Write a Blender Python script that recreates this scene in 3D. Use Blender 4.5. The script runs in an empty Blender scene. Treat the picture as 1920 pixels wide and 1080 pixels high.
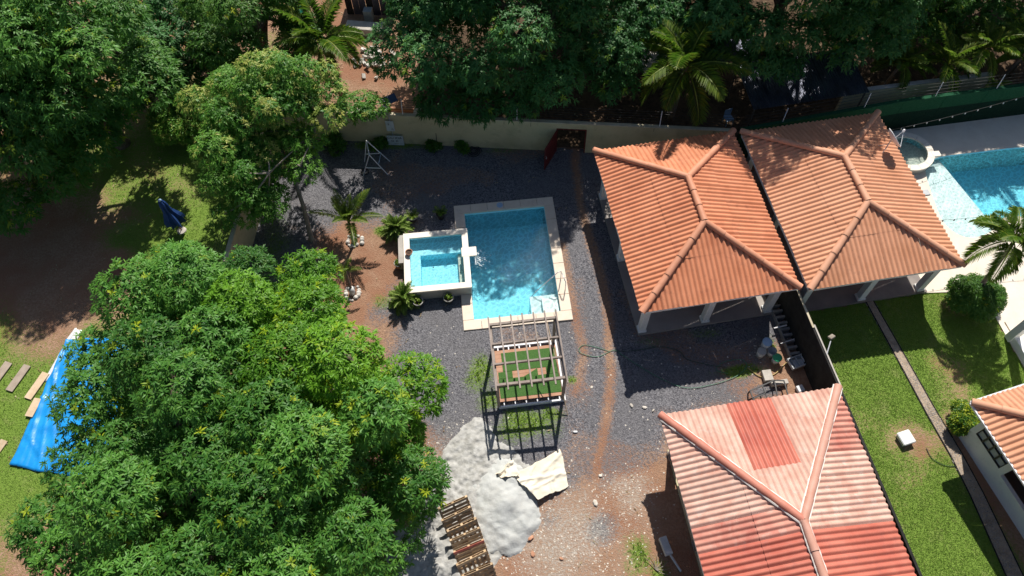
import bpy, math, random
import numpy as np
from mathutils import Vector, Matrix
from mathutils.geometry import delaunay_2d_cdt
R = math.radians
random.seed(7)
rng = np.random.default_rng(11)
S = bpy.context.scene
COL = S.collection

# ------------------------------------------------------------------ camera, sky, sun, exposure
cam_d = bpy.data.cameras.new('camera'); cam = bpy.data.objects.new('camera', cam_d); COL.objects.link(cam)
p_, r_ = R(59.5), R(-1.7)
fwd = Vector((0, math.cos(p_), -math.sin(p_))); rt = Vector((1, 0, 0)); up = rt.cross(fwd)
r2 = rt * math.cos(r_) + up * math.sin(r_); u2 = up * math.cos(r_) - rt * math.sin(r_)
mw = Matrix((r2, u2, -fwd)).transposed().to_4x4(); mw.translation = (0, 0, 30)
cam.matrix_world = mw
cam_d.sensor_width = 36; cam_d.lens = 25.875; cam_d.clip_end = 2000
S.camera = cam
SUN_AZ, SUN_EL = 11.5, 48.5
W = bpy.data.worlds.new('World'); S.world = W; W.use_nodes = True
nt = W.node_tree; bg = nt.nodes['Background']
sky = nt.nodes.new('ShaderNodeTexSky'); sky.sky_type = 'NISHITA'; sky.sun_disc = False
sky.sun_elevation = R(SUN_EL); sky.sun_rotation = R(SUN_AZ)
nt.links.new(sky.outputs[0], bg.inputs[0]); bg.inputs[1].default_value = 0.062
sd = bpy.data.lights.new('sun', 'SUN'); sd.energy = 5.0; sd.angle = R(0.53); sd.color = (1, .95, .87)
so = bpy.data.objects.new('sun', sd); COL.objects.link(so)
tosun = Vector((math.sin(R(SUN_AZ)) * math.cos(R(SUN_EL)), math.cos(R(SUN_AZ)) * math.cos(R(SUN_EL)), math.sin(R(SUN_EL))))
so.rotation_euler = tosun.to_track_quat('Z', 'Y').to_euler(); so.location = (0, 30, 60)
S.view_settings.view_transform = 'Standard'; S.view_settings.look = 'None'
S.view_settings.exposure = 0.34; S.view_settings.gamma = 1.0; S.view_settings.use_curve_mapping = False
S.cycles.transparent_max_bounces = 12; S.cycles.max_bounces = 8

# ------------------------------------------------------------------ materials
def nodes(name):
    m = bpy.data.materials.new(name); m.use_nodes = True
    t = m.node_tree; b = t.nodes['Principled BSDF']
    return m, t, b
def N(t, k, **kw):
    n = t.nodes.new('ShaderNode' + k)
    for a, v in kw.items(): setattr(n, a, v)
    return n
def mixc(t, f, a, b, blend='MIX'):
    n = N(t, 'Mix', data_type='RGBA', blend_type=blend)
    for s, v in ((n.inputs[0], f), (n.inputs[6], a), (n.inputs[7], b)):
        if hasattr(v, 'is_linked') or hasattr(v, 'links'): t.links.new(v, s)
        else: s.default_value = v if not isinstance(v, tuple) else (*v, 1)[:4]
    return n.outputs[2]
def noise(t, vec, scale, detail=4, rough=.6):
    n = N(t, 'TexNoise'); n.inputs['Scale'].default_value = scale; n.inputs['Detail'].default_value = detail
    n.inputs['Roughness'].default_value = rough
    t.links.new(vec, n.inputs['Vector']); return n.outputs['Fac']
def ramp(t, f, a, b):
    n = N(t, 'MapRange'); n.inputs[1].default_value = a; n.inputs[2].default_value = b
    t.links.new(f, n.inputs[0]); return n.outputs[0]
MATS = {}
def M(name, c1, c2=None, scale=3., rough=.7, bump=.0, bscale=30., spec=.3, jitter=0., metal=0., c3=None, s3=.4, lo=.35, hi=.65, grime=None):
    """two-tone procedural: c1/c2 mixed by world-space noise, c3 as larger stains, optional per-object brightness jitter"""
    m, t, b = nodes(name); MATS[name] = m
    pos = N(t, 'NewGeometry').outputs['Position']
    col = None
    if c2:
        col = mixc(t, ramp(t, noise(t, pos, scale), lo, hi), c1, c2)
        if c3: col = mixc(t, ramp(t, noise(t, pos, s3, 5, .65), .5, .72), col, c3)
    else:
        col = mixc(t, 0., c1, c1)
    if grime:
        col = mixc(t, ramp(t, noise(t, pos, 2.1, 6, .75), .54, .78), col, grime)
        col = mixc(t, ramp(t, noise(t, pos, 17, 3), .66, .78), col, tuple(x * .8 for x in grime))
    if jitter:
        h = N(t, 'HueSaturation'); oi = N(t, 'ObjectInfo')
        h.inputs['Value'].default_value = 1
        t.links.new(ramp(t, oi.outputs['Random'], 0, 1), h.inputs['Value'])
        mr = h.inputs['Value'].links[0].from_node; mr.inputs[3].default_value = 1 - jitter; mr.inputs[4].default_value = 1 + jitter
        t.links.new(col, h.inputs['Color']); col = h.outputs[0]
    t.links.new(col, b.inputs['Base Color'])
    b.inputs['Roughness'].default_value = rough; b.inputs['Specular IOR Level'].default_value = spec; b.inputs['Metallic'].default_value = metal
    if bump:
        bn = N(t, 'Bump'); bn.inputs['Strength'].default_value = bump; bn.inputs['Distance'].default_value = .02
        t.links.new(noise(t, pos, bscale, 3), bn.inputs['Height']); t.links.new(bn.outputs[0], b.inputs['Normal'])
    return m

def terrain_mat():
    m, t, b = nodes('terrain'); MATS['terrain'] = m
    pos = N(t, 'NewGeometry').outputs['Position']
    at = N(t, 'Attribute', attribute_name='mask'); sep = N(t, 'SeparateColor'); t.links.new(at.outputs['Color'], sep.inputs[0])
    n1 = noise(t, pos, 1.3, 6); n2 = noise(t, pos, 9, 4); n3 = noise(t, pos, 45, 3); n4 = noise(t, pos, .35, 4)
    soil = mixc(t, ramp(t, n1, .3, .7), (.32, .195, .125), (.42, .275, .19))
    soil = mixc(t, ramp(t, n2, .35, .75), soil, (.235, .125, .075))
    soil = mixc(t, ramp(t, n4, .46, .62), soil, (.29, .145, .088))
    vor = N(t, 'TexVoronoi'); vor.inputs['Scale'].default_value = 20; t.links.new(pos, vor.inputs['Vector'])
    sv = N(t, 'SeparateColor'); t.links.new(vor.outputs['Color'], sv.inputs[0])
    grav = mixc(t, ramp(t, sv.outputs[0], 0, 1), (.055, .055, .066), (.25, .245, .262))
    grav = mixc(t, ramp(t, n4, .4, .75), grav, (.155, .15, .155))
    gr = mixc(t, ramp(t, n2, .3, .7), (.145, .235, .035), (.22, .325, .06))
    gr = mixc(t, ramp(t, n3, .35, .7), gr, (.115, .195, .03))
    gr = mixc(t, ramp(t, n1, .55, .8), gr, (.25, .26, .10))
    sand = mixc(t, ramp(t, n2, .3, .7), (.36, .33, .28), (.50, .47, .42))
    def soft(ch, base, amp, lo, hi, n=n2):
        a = N(t, 'Math', operation='MULTIPLY_ADD'); t.links.new(n, a.inputs[0]); a.inputs[1].default_value = amp
        s = N(t, 'Math', operation='ADD'); t.links.new(ch, s.inputs[0]); s.inputs[1].default_value = -amp / 2
        t.links.new(s.outputs[0], a.inputs[2]); return ramp(t, a.outputs[0], lo, hi)
    nm = N(t, 'Math', operation='ADD'); t.links.new(n2, nm.inputs[0]); t.links.new(n3, nm.inputs[1])
    nh = N(t, 'Math', operation='MULTIPLY'); t.links.new(nm.outputs[0], nh.inputs[0]); nh.inputs[1].default_value = .5
    c = mixc(t, soft(sep.outputs[0], 0, 2.0, .3, .7, nh.outputs[0]), soil, grav)
    c = mixc(t, soft(sep.outputs[2], 0, 2.0, .25, .75, nh.outputs[0]), c, sand)
    c = mixc(t, soft(sep.outputs[1], 0, 2.0, .3, .7, nh.outputs[0]), c, gr)
    t.links.new(c, b.inputs['Base Color']); b.inputs['Roughness'].default_value = .95; b.inputs['Specular IOR Level'].default_value = .15
    bn = N(t, 'Bump'); bn.inputs['Strength'].default_value = .8; bn.inputs['Distance'].default_value = .03
    mx = N(t, 'Math', operation='ADD'); t.links.new(n3, mx.inputs[0]); t.links.new(vor.outputs['Distance'], mx.inputs[1])
    t.links.new(mx.outputs[0], bn.inputs['Height']); t.links.new(bn.outputs[0], b.inputs['Normal'])
terrain_mat()

def leaf_mat(name, c1, c2, flush, trans=.3, rough=.42, spec=.45):
    """tint attribute: R = mix c1..c2, G = amount of young flush colour, B = brightness"""
    m, t, b = nodes(name); MATS[name] = m
    at = N(t, 'Attribute', attribute_name='tint'); sep = N(t, 'SeparateColor'); t.links.new(at.outputs['Color'], sep.inputs[0])
    c = mixc(t, sep.outputs[0], c1, c2); c = mixc(t, sep.outputs[1], c, flush)
    t.links.new(c, b.inputs['Base Color']); b.inputs['Roughness'].default_value = rough; b.inputs['Specular IOR Level'].default_value = spec
    tr = N(t, 'BsdfTranslucent'); ms = N(t, 'MixShader'); ms.inputs[0].default_value = trans
    c2_ = mixc(t, .5, c, (.10, .27, .015)); t.links.new(c2_, tr.inputs[0])
    t.links.new(b.outputs[0], ms.inputs[1]); t.links.new(tr.outputs[0], ms.inputs[2])
    t.links.new(ms.outputs[0], t.nodes['Material Output'].inputs[0])
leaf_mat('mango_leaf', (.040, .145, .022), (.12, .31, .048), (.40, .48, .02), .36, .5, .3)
leaf_mat('mango_leaf_fresh', (.065, .20, .016), (.18, .40, .028), (.34, .48, .015), .40, .5, .3)
leaf_mat('mango_leaf_dark', (.028, .115, .028), (.070, .215, .055), (.18, .30, .02), .3, .52, .28)
leaf_mat('pale_leaf', (.055, .19, .024), (.15, .35, .04), (.50, .50, .12), .38, .5, .3)
leaf_mat('palm_leaf', (.075, .16, .02), (.16, .26, .03), (.40, .40, .05), .4, .45, .35)
leaf_mat('areca_leaf', (.20, .34, .07), (.36, .50, .12), (.42, .44, .12), .4, .5, .3)
leaf_mat('shrub_leaf', (.04, .13, .016), (.085, .21, .028), (.36, .42, .02), .3, .5, .3)
leaf_mat('blade', (.135, .24, .032), (.23, .355, .06), (.33, .33, .12), .3, .7, .2)
leaf_mat('dry_leaf', (.20, .12, .06), (.33, .23, .12), (.45, .38, .25), .1, .8, .1)

def water_mat(name, dens, tint, caustic_scale=3.2):
    m, t, b = nodes(name); MATS[name] = m; t.nodes.remove(b)
    pos = N(t, 'NewGeometry').outputs['Position']
    nz = noise(t, pos, 2.2, 3); ad = N(t, 'VectorMath', operation='MULTIPLY_ADD')
    cmb = N(t, 'CombineXYZ'); t.links.new(nz, cmb.inputs[0]); t.links.new(nz, cmb.inputs[1])
    t.links.new(cmb.outputs[0], ad.inputs[0]); ad.inputs[1].default_value = (.55, .55, 0); t.links.new(pos, ad.inputs[2])
    v = N(t, 'TexVoronoi', feature='DISTANCE_TO_EDGE'); v.inputs['Scale'].default_value = caustic_scale
    t.links.new(ad.outputs[0], v.inputs['Vector'])
    f = ramp(t, v.outputs['Distance'], .16, .0)
    col = mixc(t, f, tuple(x * .74 for x in tint), tint)  # bright caustic web imitated by a pattern in the water's tint
    tr = N(t, 'BsdfTransparent'); t.links.new(col, tr.inputs[0])
    gl = N(t, 'BsdfGlossy'); gl.inputs['Roughness'].default_value = .03
    bn = N(t, 'Bump'); bn.inputs['Strength'].default_value = .35; bn.inputs['Distance'].default_value = .05
    w2 = noise(t, pos, 5.5, 3); t.links.new(w2, bn.inputs['Height']); t.links.new(bn.outputs[0], gl.inputs['Normal'])
    fr = N(t, 'Fresnel'); fr.inputs[0].default_value = 1.33; t.links.new(bn.outputs[0], fr.inputs['Normal'])
    ms = N(t, 'MixShader'); t.links.new(fr.outputs[0], ms.inputs[0]); t.links.new(tr.outputs[0], ms.inputs[1]); t.links.new(gl.outputs[0], ms.inputs[2])
    out = t.nodes['Material Output']; t.links.new(ms.outputs[0], out.inputs[0])
    va = N(t, 'VolumeAbsorption'); va.inputs['Color'].default_value = (.03, .82, .96, 1); va.inputs['Density'].default_value = dens
    t.links.new(va.outputs[0], out.inputs['Volume'])
water_mat('pool_water', .17, (.95, 1., 1.), 4.2)
water_mat('spa_water', .2, (.96, 1., 1.), 6)

M('tile_orange', (.56, .215, .11), (.62, .25, .135), 1.2, .62, .15, 60, jitter=.05, c3=(.48, .17, .085), s3=.7, grime=(.36, .13, .075))
M('tile_pale', (.56, .265, .15), (.62, .305, .18), 1.0, .66, .15, 60, jitter=.05, c3=(.50, .225, .12), s3=.6, grime=(.40, .19, .115))
M('tile_red', (.45, .122, .082), (.51, .165, .115), 1.3, .55, .15, 60, jitter=.05, c3=(.38, .085, .06), grime=(.36, .12, .095))
M('tile_faded', (.54, .305, .235), (.64, .42, .34), 1.6, .75, .15, 60, jitter=.06, c3=(.50, .235, .175), s3=.9, grime=(.62, .50, .44))
M('tile_rose', (.48, .185, .14), (.55, .265, .20), 1.8, .65, .15, 60, jitter=.06, c3=(.40, .11, .08), s3=.8, grime=(.56, .36, .30))
M('cap_orange', (.55, .235, .135), (.62, .285, .175), 2., .6, .2, 40, jitter=.06)
M('cap_pale', (.57, .285, .17), (.63, .33, .21), 2., .65, .2, 40, jitter=.06)
M('cap_red', (.46, .16, .11), (.52, .21, .15), 2., .6, .2, 40, jitter=.08)
M('cap_faded', (.50, .25, .18), (.56, .31, .24), 2., .6, .2, 40, jitter=.06)
M('mortar', (.68, .62, .57), (.80, .75, .70), 6, .9, .4, 40)
M('white_paint', (.74, .75, .75), (.80, .80, .79), 1.5, .55, .05, 30, c3=(.66, .66, .63), grime=(.62, .62, .60))
M('white_metal', (.78, .78, .80), (.70, .70, .72), 6, .4, spec=.5)
M('cream_wall', (.50, .44, .27), (.56, .50, .32), .8, .85, .12, 20, c3=(.40, .36, .22), s3=.6, grime=(.34, .31, .20))
M('pale_cream', (.74, .62, .36), (.80, .69, .44), .8, .85, .12, 20, c3=(.62, .50, .28), s3=.8)
M('wall_coping', (.44, .38, .26), (.55, .49, .36), 3, .9, .2, 20)
M('grey_block', (.25, .245, .24), (.36, .35, .34), 5, .95, .4, 40, jitter=.12)
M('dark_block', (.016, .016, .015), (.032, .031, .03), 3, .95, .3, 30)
M('floor_tile', (.30, .265, .24), (.36, .32, .29), .9, .6, .05, 30)
M('dark_floor', (.20, .17, .16), (.26, .23, .21), 1.3, .6, .05, 30)
M('coping_stone', (.70, .585, .47), (.75, .64, .53), 2.5, .7, .1, 25, jitter=.03, grime=(.60, .50, .41))
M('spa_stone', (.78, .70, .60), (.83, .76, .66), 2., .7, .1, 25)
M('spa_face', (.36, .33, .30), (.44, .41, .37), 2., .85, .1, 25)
M('pool_plaster', (.42, .86, .98), (.48, .90, .98), 1.4, .6, c3=(.38, .84, .97))
M('shelf_plaster', (.74, .84, .84), (.80, .88, .87), 1.4, .6)
M('deck_cream', (.70, .62, .52), (.76, .69, .59), 1.1, .75, .1, 30, c3=(.68, .60, .50), s3=.5, grime=(.62, .55, .46))
M('wood_brown', (.23, .185, .16), (.32, .265, .235), 4, .75, .3, 30, jitter=.12)
M('wood_deck', (.40, .21, .13), (.47, .27, .18), 3, .8, .2, 30, jitter=.07)
M('pallet_wood', (.38, .255, .145), (.53, .38, .235), 5, .85, .3, 40, jitter=.18)
M('pallet_red', (.60, .16, .11), (.66, .24, .17), 5, .8, jitter=.05)
M('plank_pale', (.50, .37, .24), (.60, .46, .32), 4, .8, .2, 30, jitter=.12)
M('plank_grey', (.30, .24, .19), (.38, .31, .25), 4, .85, .2, 30, jitter=.12)
M('turf', (.045, .115, .028), (.085, .165, .048), 30, .95, .6, 80, spec=.1)
M('sand_grey', (.43, .44, .425), (.50, .51, .495), 2.2, .95, .7, 14, spec=.1, c3=(.44, .44, .42), s3=1.6)
M('sand_rough', (.34, .335, .315), (.47, .465, .445), 4.5, .98, 1., 12, spec=.1, c3=(.30, .29, .265), s3=2.2)
M('canvas', (.72, .65, .52), (.77, .71, .59), 1., .85, .1, 30, c3=(.70, .60, .47), s3=.8)
M('blue_tarp', (.006, .23, .62), (.012, .30, .72), 2., .38, .12, 12, spec=.5)
M('blue_cloth', (.012, .045, .17), (.02, .065, .23), 4., .7)
M('bark', (.10, .075, .055), (.19, .15, .115), 9, .95, .7, 30)
M('bark_pale', (.21, .18, .145), (.32, .28, .23), 9, .95, .6, 30)
M('palm_bark', (.17, .13, .10), (.26, .21, .165), 12, .95, .6, 40)
M('lime_wash', (.55, .54, .52), (.70, .69, .66), 8, .9, .4, 40)
M('stone_pale', (.45, .42, .38), (.62, .59, .54), 8, .9, .5, 30, jitter=.2)
M('pebble', (.075, .075, .085), (.24, .235, .25), 25, .9, jitter=.0)
M('rubble', (.52, .47, .40), (.68, .63, .56), 8, .9, .4, 30, jitter=.15)
M('brick_chip', (.42, .20, .12), (.50, .28, .18), 8, .9, .4, 30, jitter=.15)
M('black_metal', (.018, .018, .02), (.03, .03, .032), 6, .45, spec=.5)
M('dark_rod', (.03, .03, .032), (.06, .055, .05), 6, .6)
M('galvanised', (.55, .56, .58), (.66, .67, .69), 8, .38, metal=.5)
M('tin_dark', (.12, .13, .17), (.19, .20, .25), 2., .32, metal=.75, c3=(.10, .09, .10), s3=.8)
M('concrete', (.40, .37, .33), (.52, .48, .43), 2.5, .9, .3, 25)
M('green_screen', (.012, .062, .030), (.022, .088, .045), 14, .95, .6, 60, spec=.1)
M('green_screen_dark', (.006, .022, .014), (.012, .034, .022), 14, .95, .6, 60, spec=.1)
M('gate_red', (.11, .016, .016), (.16, .024, .022), 3, .5, jitter=.05)
M('terracotta_pot', (.36, .17, .11), (.44, .23, .16), 5, .8)
M('black_pot', (.035, .033, .033), (.06, .058, .055), 5, .6)
M('pot_rim', (.36, .34, .31), (.46, .44, .41), 5, .7)
M('potting_soil', (.06, .04, .028), (.10, .07, .05), 20, 1., .6, 60)
M('green_hose', (.03, .17, .09), (.05, .22, .12), 6, .4, spec=.5)
M('dark_hose', (.02, .05, .035), (.03, .07, .045), 6, .4, spec=.5)
M('yellow_hose', (.42, .30, .10), (.50, .38, .16), 6, .45)
M('black_hose', (.015, .015, .018), (.03, .03, .033), 6, .5)
M('plastic_blue', (.30, .44, .62), (.38, .52, .68), 5, .4)
M('plastic_white', (.70, .71, .72), (.62, .62, .62), 5, .45)
M('plastic_green', (.02, .30, .13), (.03, .36, .17), 5, .4)
M('plastic_clear', (.42, .44, .46), (.50, .52, .54), 5, .45)
M('glass_dark', (.015, .02, .025), (.03, .036, .042), 2, .08, spec=.8)
M('solar_cell', (.02, .04, .10), (.03, .06, .14), 8, .2, spec=.6)
M('sign_white', (.46, .53, .56), (.54, .60, .62), 6, .6)
M('sign_ink', (.012, .02, .035), None)
M('teal_cloth', (.0, .33, .24), (.01, .42, .31), 5, .6)
M('dirt_path', (.34, .26, .19), (.44, .35, .26), 7, .95, .7, 35, c3=(.20, .15, .11), s3=2)
M('path_chip', (.16, .14, .125), (.42, .39, .36), 22, .95, .6, 45)
M('foam', (.86, .93, .95), (.92, .97, .98), 20, .6)

# ------------------------------------------------------------------ mesh helpers
class MB:
    def __init__(s): s.v = []; s.f = []
    def add(s, vs, fs):
        o = len(s.v); s.v += [tuple(v) for v in vs]; s.f += [tuple(i + o for i in f) for f in fs]; return s
    def box(s, c, d, rz=0, tilt=None, bev=0):
        x, y, z = d[0] / 2, d[1] / 2, d[2] / 2
        if bev:
            b = bev; vs = []
            for sz in (-1, 1):
                for (sx, sy) in ((-1, -1), (1, -1), (1, 1), (-1, 1)):
                    vs += [(sx * (x - b), sy * y, sz * (z - b)), (sx * x, sy * (y - b), sz * (z - b)), (sx * (x - b), sy * (y - b), sz * z)]
            m = Matrix.Rotation(rz, 3, 'Z') if tilt is None else Matrix.Rotation(rz, 3, 'Z') @ tilt
            import bmesh
            bm = bmesh.new()
            for v in vs: bm.verts.new(m @ Vector(v) + Vector(c))
            r = bmesh.ops.convex_hull(bm, input=bm.verts)
            bm.verts.index_update()
            s.add([v.co[:] for v in bm.verts], [[v.index for v in f.verts] for f in bm.faces]); bm.free(); return s
        vs = [(-x, -y, -z), (x, -y, -z), (x, y, -z), (-x, y, -z), (-x, -y, z), (x, -y, z), (x, y, z), (-x, y, z)]
        m = Matrix.Rotation(rz, 3, 'Z') if tilt is None else Matrix.Rotation(rz, 3, 'Z') @ tilt
        return s.add([m @ Vector(v) + Vector(c) for v in vs], [(0, 3, 2, 1), (4, 5, 6, 7), (0, 1, 5, 4), (1, 2, 6, 5), (2, 3, 7, 6), (3, 0, 4, 7)])
    def tube(s, path, rad, n=6, cap=True):
        P = [Vector(p) for p in path]; rr = rad if isinstance(rad, (list, tuple)) else [rad] * len(P)
        o = len(s.v); a = None
        for i, p in enumerate(P):
            d = (P[min(i + 1, len(P) - 1)] - P[max(i - 1, 0)])
            d = d.normalized() if d.length > 1e-9 else Vector((0, 0, 1))
            if a is None: a = d.orthogonal().normalized()
            a = (a - d * a.dot(d)); a = a.normalized() if a.length > 1e-6 else d.orthogonal().normalized()
            b = d.cross(a)
            for k in range(n):
                t = 2 * math.pi * k / n; s.v.append(tuple(p + (a * math.cos(t) + b * math.sin(t)) * rr[i]))
        for i in range(len(P) - 1):
            for k in range(n):
                s.f.append((o + i * n + k, o + i * n + (k + 1) % n, o + (i + 1) * n + (k + 1) % n, o + (i + 1) * n + k))
        if cap:
            s.f.append(tuple(o + k for k in range(n))[::-1]); s.f.append(tuple(o + (len(P) - 1) * n + k for k in range(n)))
        return s
    def lathe(s, prof, c=(0, 0, 0), n=16, cap0=True, cap1=False):
        o = len(s.v)
        for (r, z) in prof:
            for k in range(n):
                t = 2 * math.pi * k / n; s.v.append((c[0] + r * math.cos(t), c[1] + r * math.sin(t), c[2] + z))
        for i in range(len(prof) - 1):
            for k in range(n): s.f.append((o + i * n + k, o + i * n + (k + 1) % n, o + (i + 1) * n + (k + 1) % n, o + (i + 1) * n + k))
        if cap0: s.f.append(tuple(o + k for k in range(n))[::-1])
        if cap1: s.f.append(tuple(o + (len(prof) - 1) * n + k for k in range(n)))
        return s
    def prism(s, poly, z0, z1):
        n = len(poly)
        return s.add([(x, y, z0) for x, y in poly] + [(x, y, z1) for x, y in poly],
                     [tuple(range(n))[::-1], tuple(range(n, 2 * n))] + [(i, (i + 1) % n, n + (i + 1) % n, n + i) for i in range(n)])
    def mesh(s, name):
        me = bpy.data.meshes.new(name); me.from_pydata(s.v, [], s.f); me.update(); return me
    def build(s, name, mat, parent=None, smooth=False, loc=(0, 0, 0), rot=(0, 0, 0)):
        me = s.mesh(name); me.materials.append(MATS[mat])
        if smooth: me.shade_smooth()
        return link(name, me, parent, loc, rot)
def link(name, me, parent=None, loc=(0, 0, 0), rot=(0, 0, 0)):
    o = bpy.data.objects.new(name, me); COL.objects.link(o); o.location = loc; o.rotation_euler = rot
    if parent: o.parent = parent
    return o
def tag(o, label, cat, group=None, kind=None):
    o['label'] = label; o['category'] = cat
    if group: o['group'] = group
    if kind: o['kind'] = kind
    return o
def thing(name, label, cat, loc=(0, 0, 0), rz=0, group=None):
    o = bpy.data.objects.new(name, None); COL.objects.link(o); o.location = loc; o.rotation_euler = (0, 0, rz); o.empty_display_size = .2
    return tag(o, label, cat, group)
def struct(o, kind='structure'): o['kind'] = kind; return o
def copy_tree(o, parent=None):
    c = o.copy(); COL.objects.link(c); c.parent = parent
    for ch in list(o.children): copy_tree(ch, c)
    return c
def fast_mesh(name, V, F, mat, tint=None, attr='tint', smooth=False):
    V = np.asarray(V, np.float32); F = np.asarray(F, np.int32); k = F.shape[1]
    me = bpy.data.meshes.new(name); me.vertices.add(len(V)); me.vertices.foreach_set('co', V.ravel())
    me.loops.add(F.size); me.loops.foreach_set('vertex_index', F.ravel())
    me.polygons.add(len(F)); me.polygons.foreach_set('loop_start', np.arange(0, F.size, k, dtype=np.int32))
    me.polygons.foreach_set('loop_total', np.full(len(F), k, np.int32))
    if smooth: me.polygons.foreach_set('use_smooth', np.ones(len(F), bool))
    me.update(calc_edges=True)
    if tint is not None:
        a = me.attributes.new(attr, 'FLOAT_COLOR', 'POINT'); t = np.ones((len(V), 4), np.float32); t[:, :3] = tint; a.data.foreach_set('color', t.ravel())
    me.materials.append(MATS[mat]); return me

_lat = rng.random((64, 64))
def vnoise(x, y, s=1., seed=0):
    x = np.asarray(x, float) * s + seed * 17.3; y = np.asarray(y, float) * s + seed * 5.7
    xi = np.floor(x).astype(int); yi = np.floor(y).astype(int); fx = x - xi; fy = y - yi
    fx = fx * fx * (3 - 2 * fx); fy = fy * fy * (3 - 2 * fy)
    g = lambda a, b: _lat[a % 64, b % 64]
    return (g(xi, yi) * (1 - fx) + g(xi + 1, yi) * fx) * (1 - fy) + (g(xi, yi + 1) * (1 - fx) + g(xi + 1, yi + 1) * fx) * fy
def fbm(x, y, s=1., o=4, seed=0):
    r = 0; a = .5
    for i in range(o): r = r + a * vnoise(x, y, s * 2 ** i, seed + i); a *= .5
    return r / (1 - .5 ** o)
def inpoly(x, y, poly):
    x = np.asarray(x); y = np.asarray(y); r = np.zeros(x.shape, bool); n = len(poly)
    for i in range(n):
        x0, y0 = poly[i]; x1, y1 = poly[(i + 1) % n]
        if y0 == y1: continue
        c = ((y0 > y) != (y1 > y)) & (x < (x1 - x0) * (y - y0) / (y1 - y0) + x0); r ^= c
    return r
def segdist(x, y, line, closed=False):
    d = np.full(np.shape(x), 1e9); n = len(line)
    for i in range(n if closed else n - 1):
        a = line[i]; b = line[(i + 1) % n]; dx, dy = b[0] - a[0], b[1] - a[1]
        t = np.clip(((x - a[0]) * dx + (y - a[1]) * dy) / (dx * dx + dy * dy + 1e-9), 0, 1)
        d = np.minimum(d, np.hypot(x - a[0] - t * dx, y - a[1] - t * dy))
    return d
def sdist(x, y, poly):
    d = segdist(x, y, poly, True); return np.where(inpoly(x, y, poly), d, -d)
def rectpoly(cx, cy, w, l, ang):
    c, s = math.cos(ang), math.sin(ang)
    return [(cx + c * x - s * y, cy + s * x + c * y) for x, y in ((-w / 2, -l / 2), (w / 2, -l / 2), (w / 2, l / 2), (-w / 2, l / 2))]
def blob(cx, cy, rx, ry, x, y, amp=.5, seed=0):
    return np.clip(1.2 - np.hypot((x - cx) / rx, (y - cy) / ry) + amp * (fbm(x, y, .9, 3, seed) - .5), 0, 1)

# ------------------------------------------------------------------ ground sheets
POOL_A = R(4.6); POOL_C = (-.03, 19.2)
pool_hole = rectpoly(*POOL_C, 4.5, 6.6, POOL_A)
SPA_A = R(4.2); SPA_C = (-3.52, 18.9)
spa_hole = rectpoly(*SPA_C, 2.6, 2.8, SPA_A)
def smooth_closed(pts, n=6):
    out = []; m = len(pts)
    for i in range(m):
        p0, p1, p2, p3 = (np.array(pts[(i + k - 1) % m]) for k in range(4))
        for j in range(n):
            t = j / n; out.append(tuple(.5 * ((2 * p1) + (-p0 + p2) * t + (2 * p0 - 5 * p1 + 4 * p2 - p3) * t * t + (-p0 + 3 * p1 - 3 * p2 + p3) * t ** 3)))
    return out
NPOOL = smooth_closed([(21.55, 24.1), (22.3, 24.75), (24.5, 25.05), (27.1, 25.3), (30, 25.2), (31, 23.5), (29.5, 21.4), (26.8, 20.75), (24.6, 20.9), (23.4, 20.0), (22.2, 19.75), (21.4, 20.6), (21.35, 22.4)])
DECK = [(19.05, 16.72), (21.9, 16.72), (22.0, 15.6), (22.15, 14.4), (22.4, 12.8), (36, 12.8), (36, 28.6), (20.2, 26.62), (18.2, 26.2)]
GX0, GX1, GY0, GY1 = -34., 34., 1., 44.
def grid_patch(name, poly, res, z, maskfn, holes=(), bounds=None):
    x0, x1, y0, y1 = bounds or (min(p[0] for p in poly), max(p[0] for p in poly), min(p[1] for p in poly), max(p[1] for p in poly))
    nx, ny = int(round((x1 - x0) / res)), int(round((y1 - y0) / res))
    xs = np.linspace(x0, x1, nx + 1); ys = np.linspace(y0, y1, ny + 1); X, Y = np.meshgrid(xs, ys)
    cx = (X[:-1, :-1] + X[1:, 1:]) / 2; cy = (Y[:-1, :-1] + Y[1:, 1:]) / 2
    keep = inpoly(cx, cy, poly) if poly else np.ones(cx.shape, bool)
    for h in holes: keep &= ~inpoly(cx, cy, h)
    idx = np.arange((nx + 1) * (ny + 1)).reshape(ny + 1, nx + 1)
    F = np.stack([idx[:-1, :-1], idx[:-1, 1:], idx[1:, 1:], idx[1:, :-1]], -1)[keep]
    used, inv = np.unique(F.ravel(), return_inverse=True); F = inv.reshape(F.shape)
    x = X.ravel()[used]; y = Y.ravel()[used]
    dz = (fbm(x, y, .5, 3) - .5) * .05 if z == 0 else (fbm(x, y, .5, 3) - .5) * .05 + z
    return fast_mesh(name, np.stack([x, y, dz], 1), F, 'terrain', maskfn(x, y), 'mask', True)
YARD = [(-12.5, 27.2), (-9.5, 27.3), (.25, 26.5), (11.2, 25.2), (12.72, 13.9), (14.4, 2.5), (-4.5, 2.5), (-13.6, 2.5), (-13.4, 11)]
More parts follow.
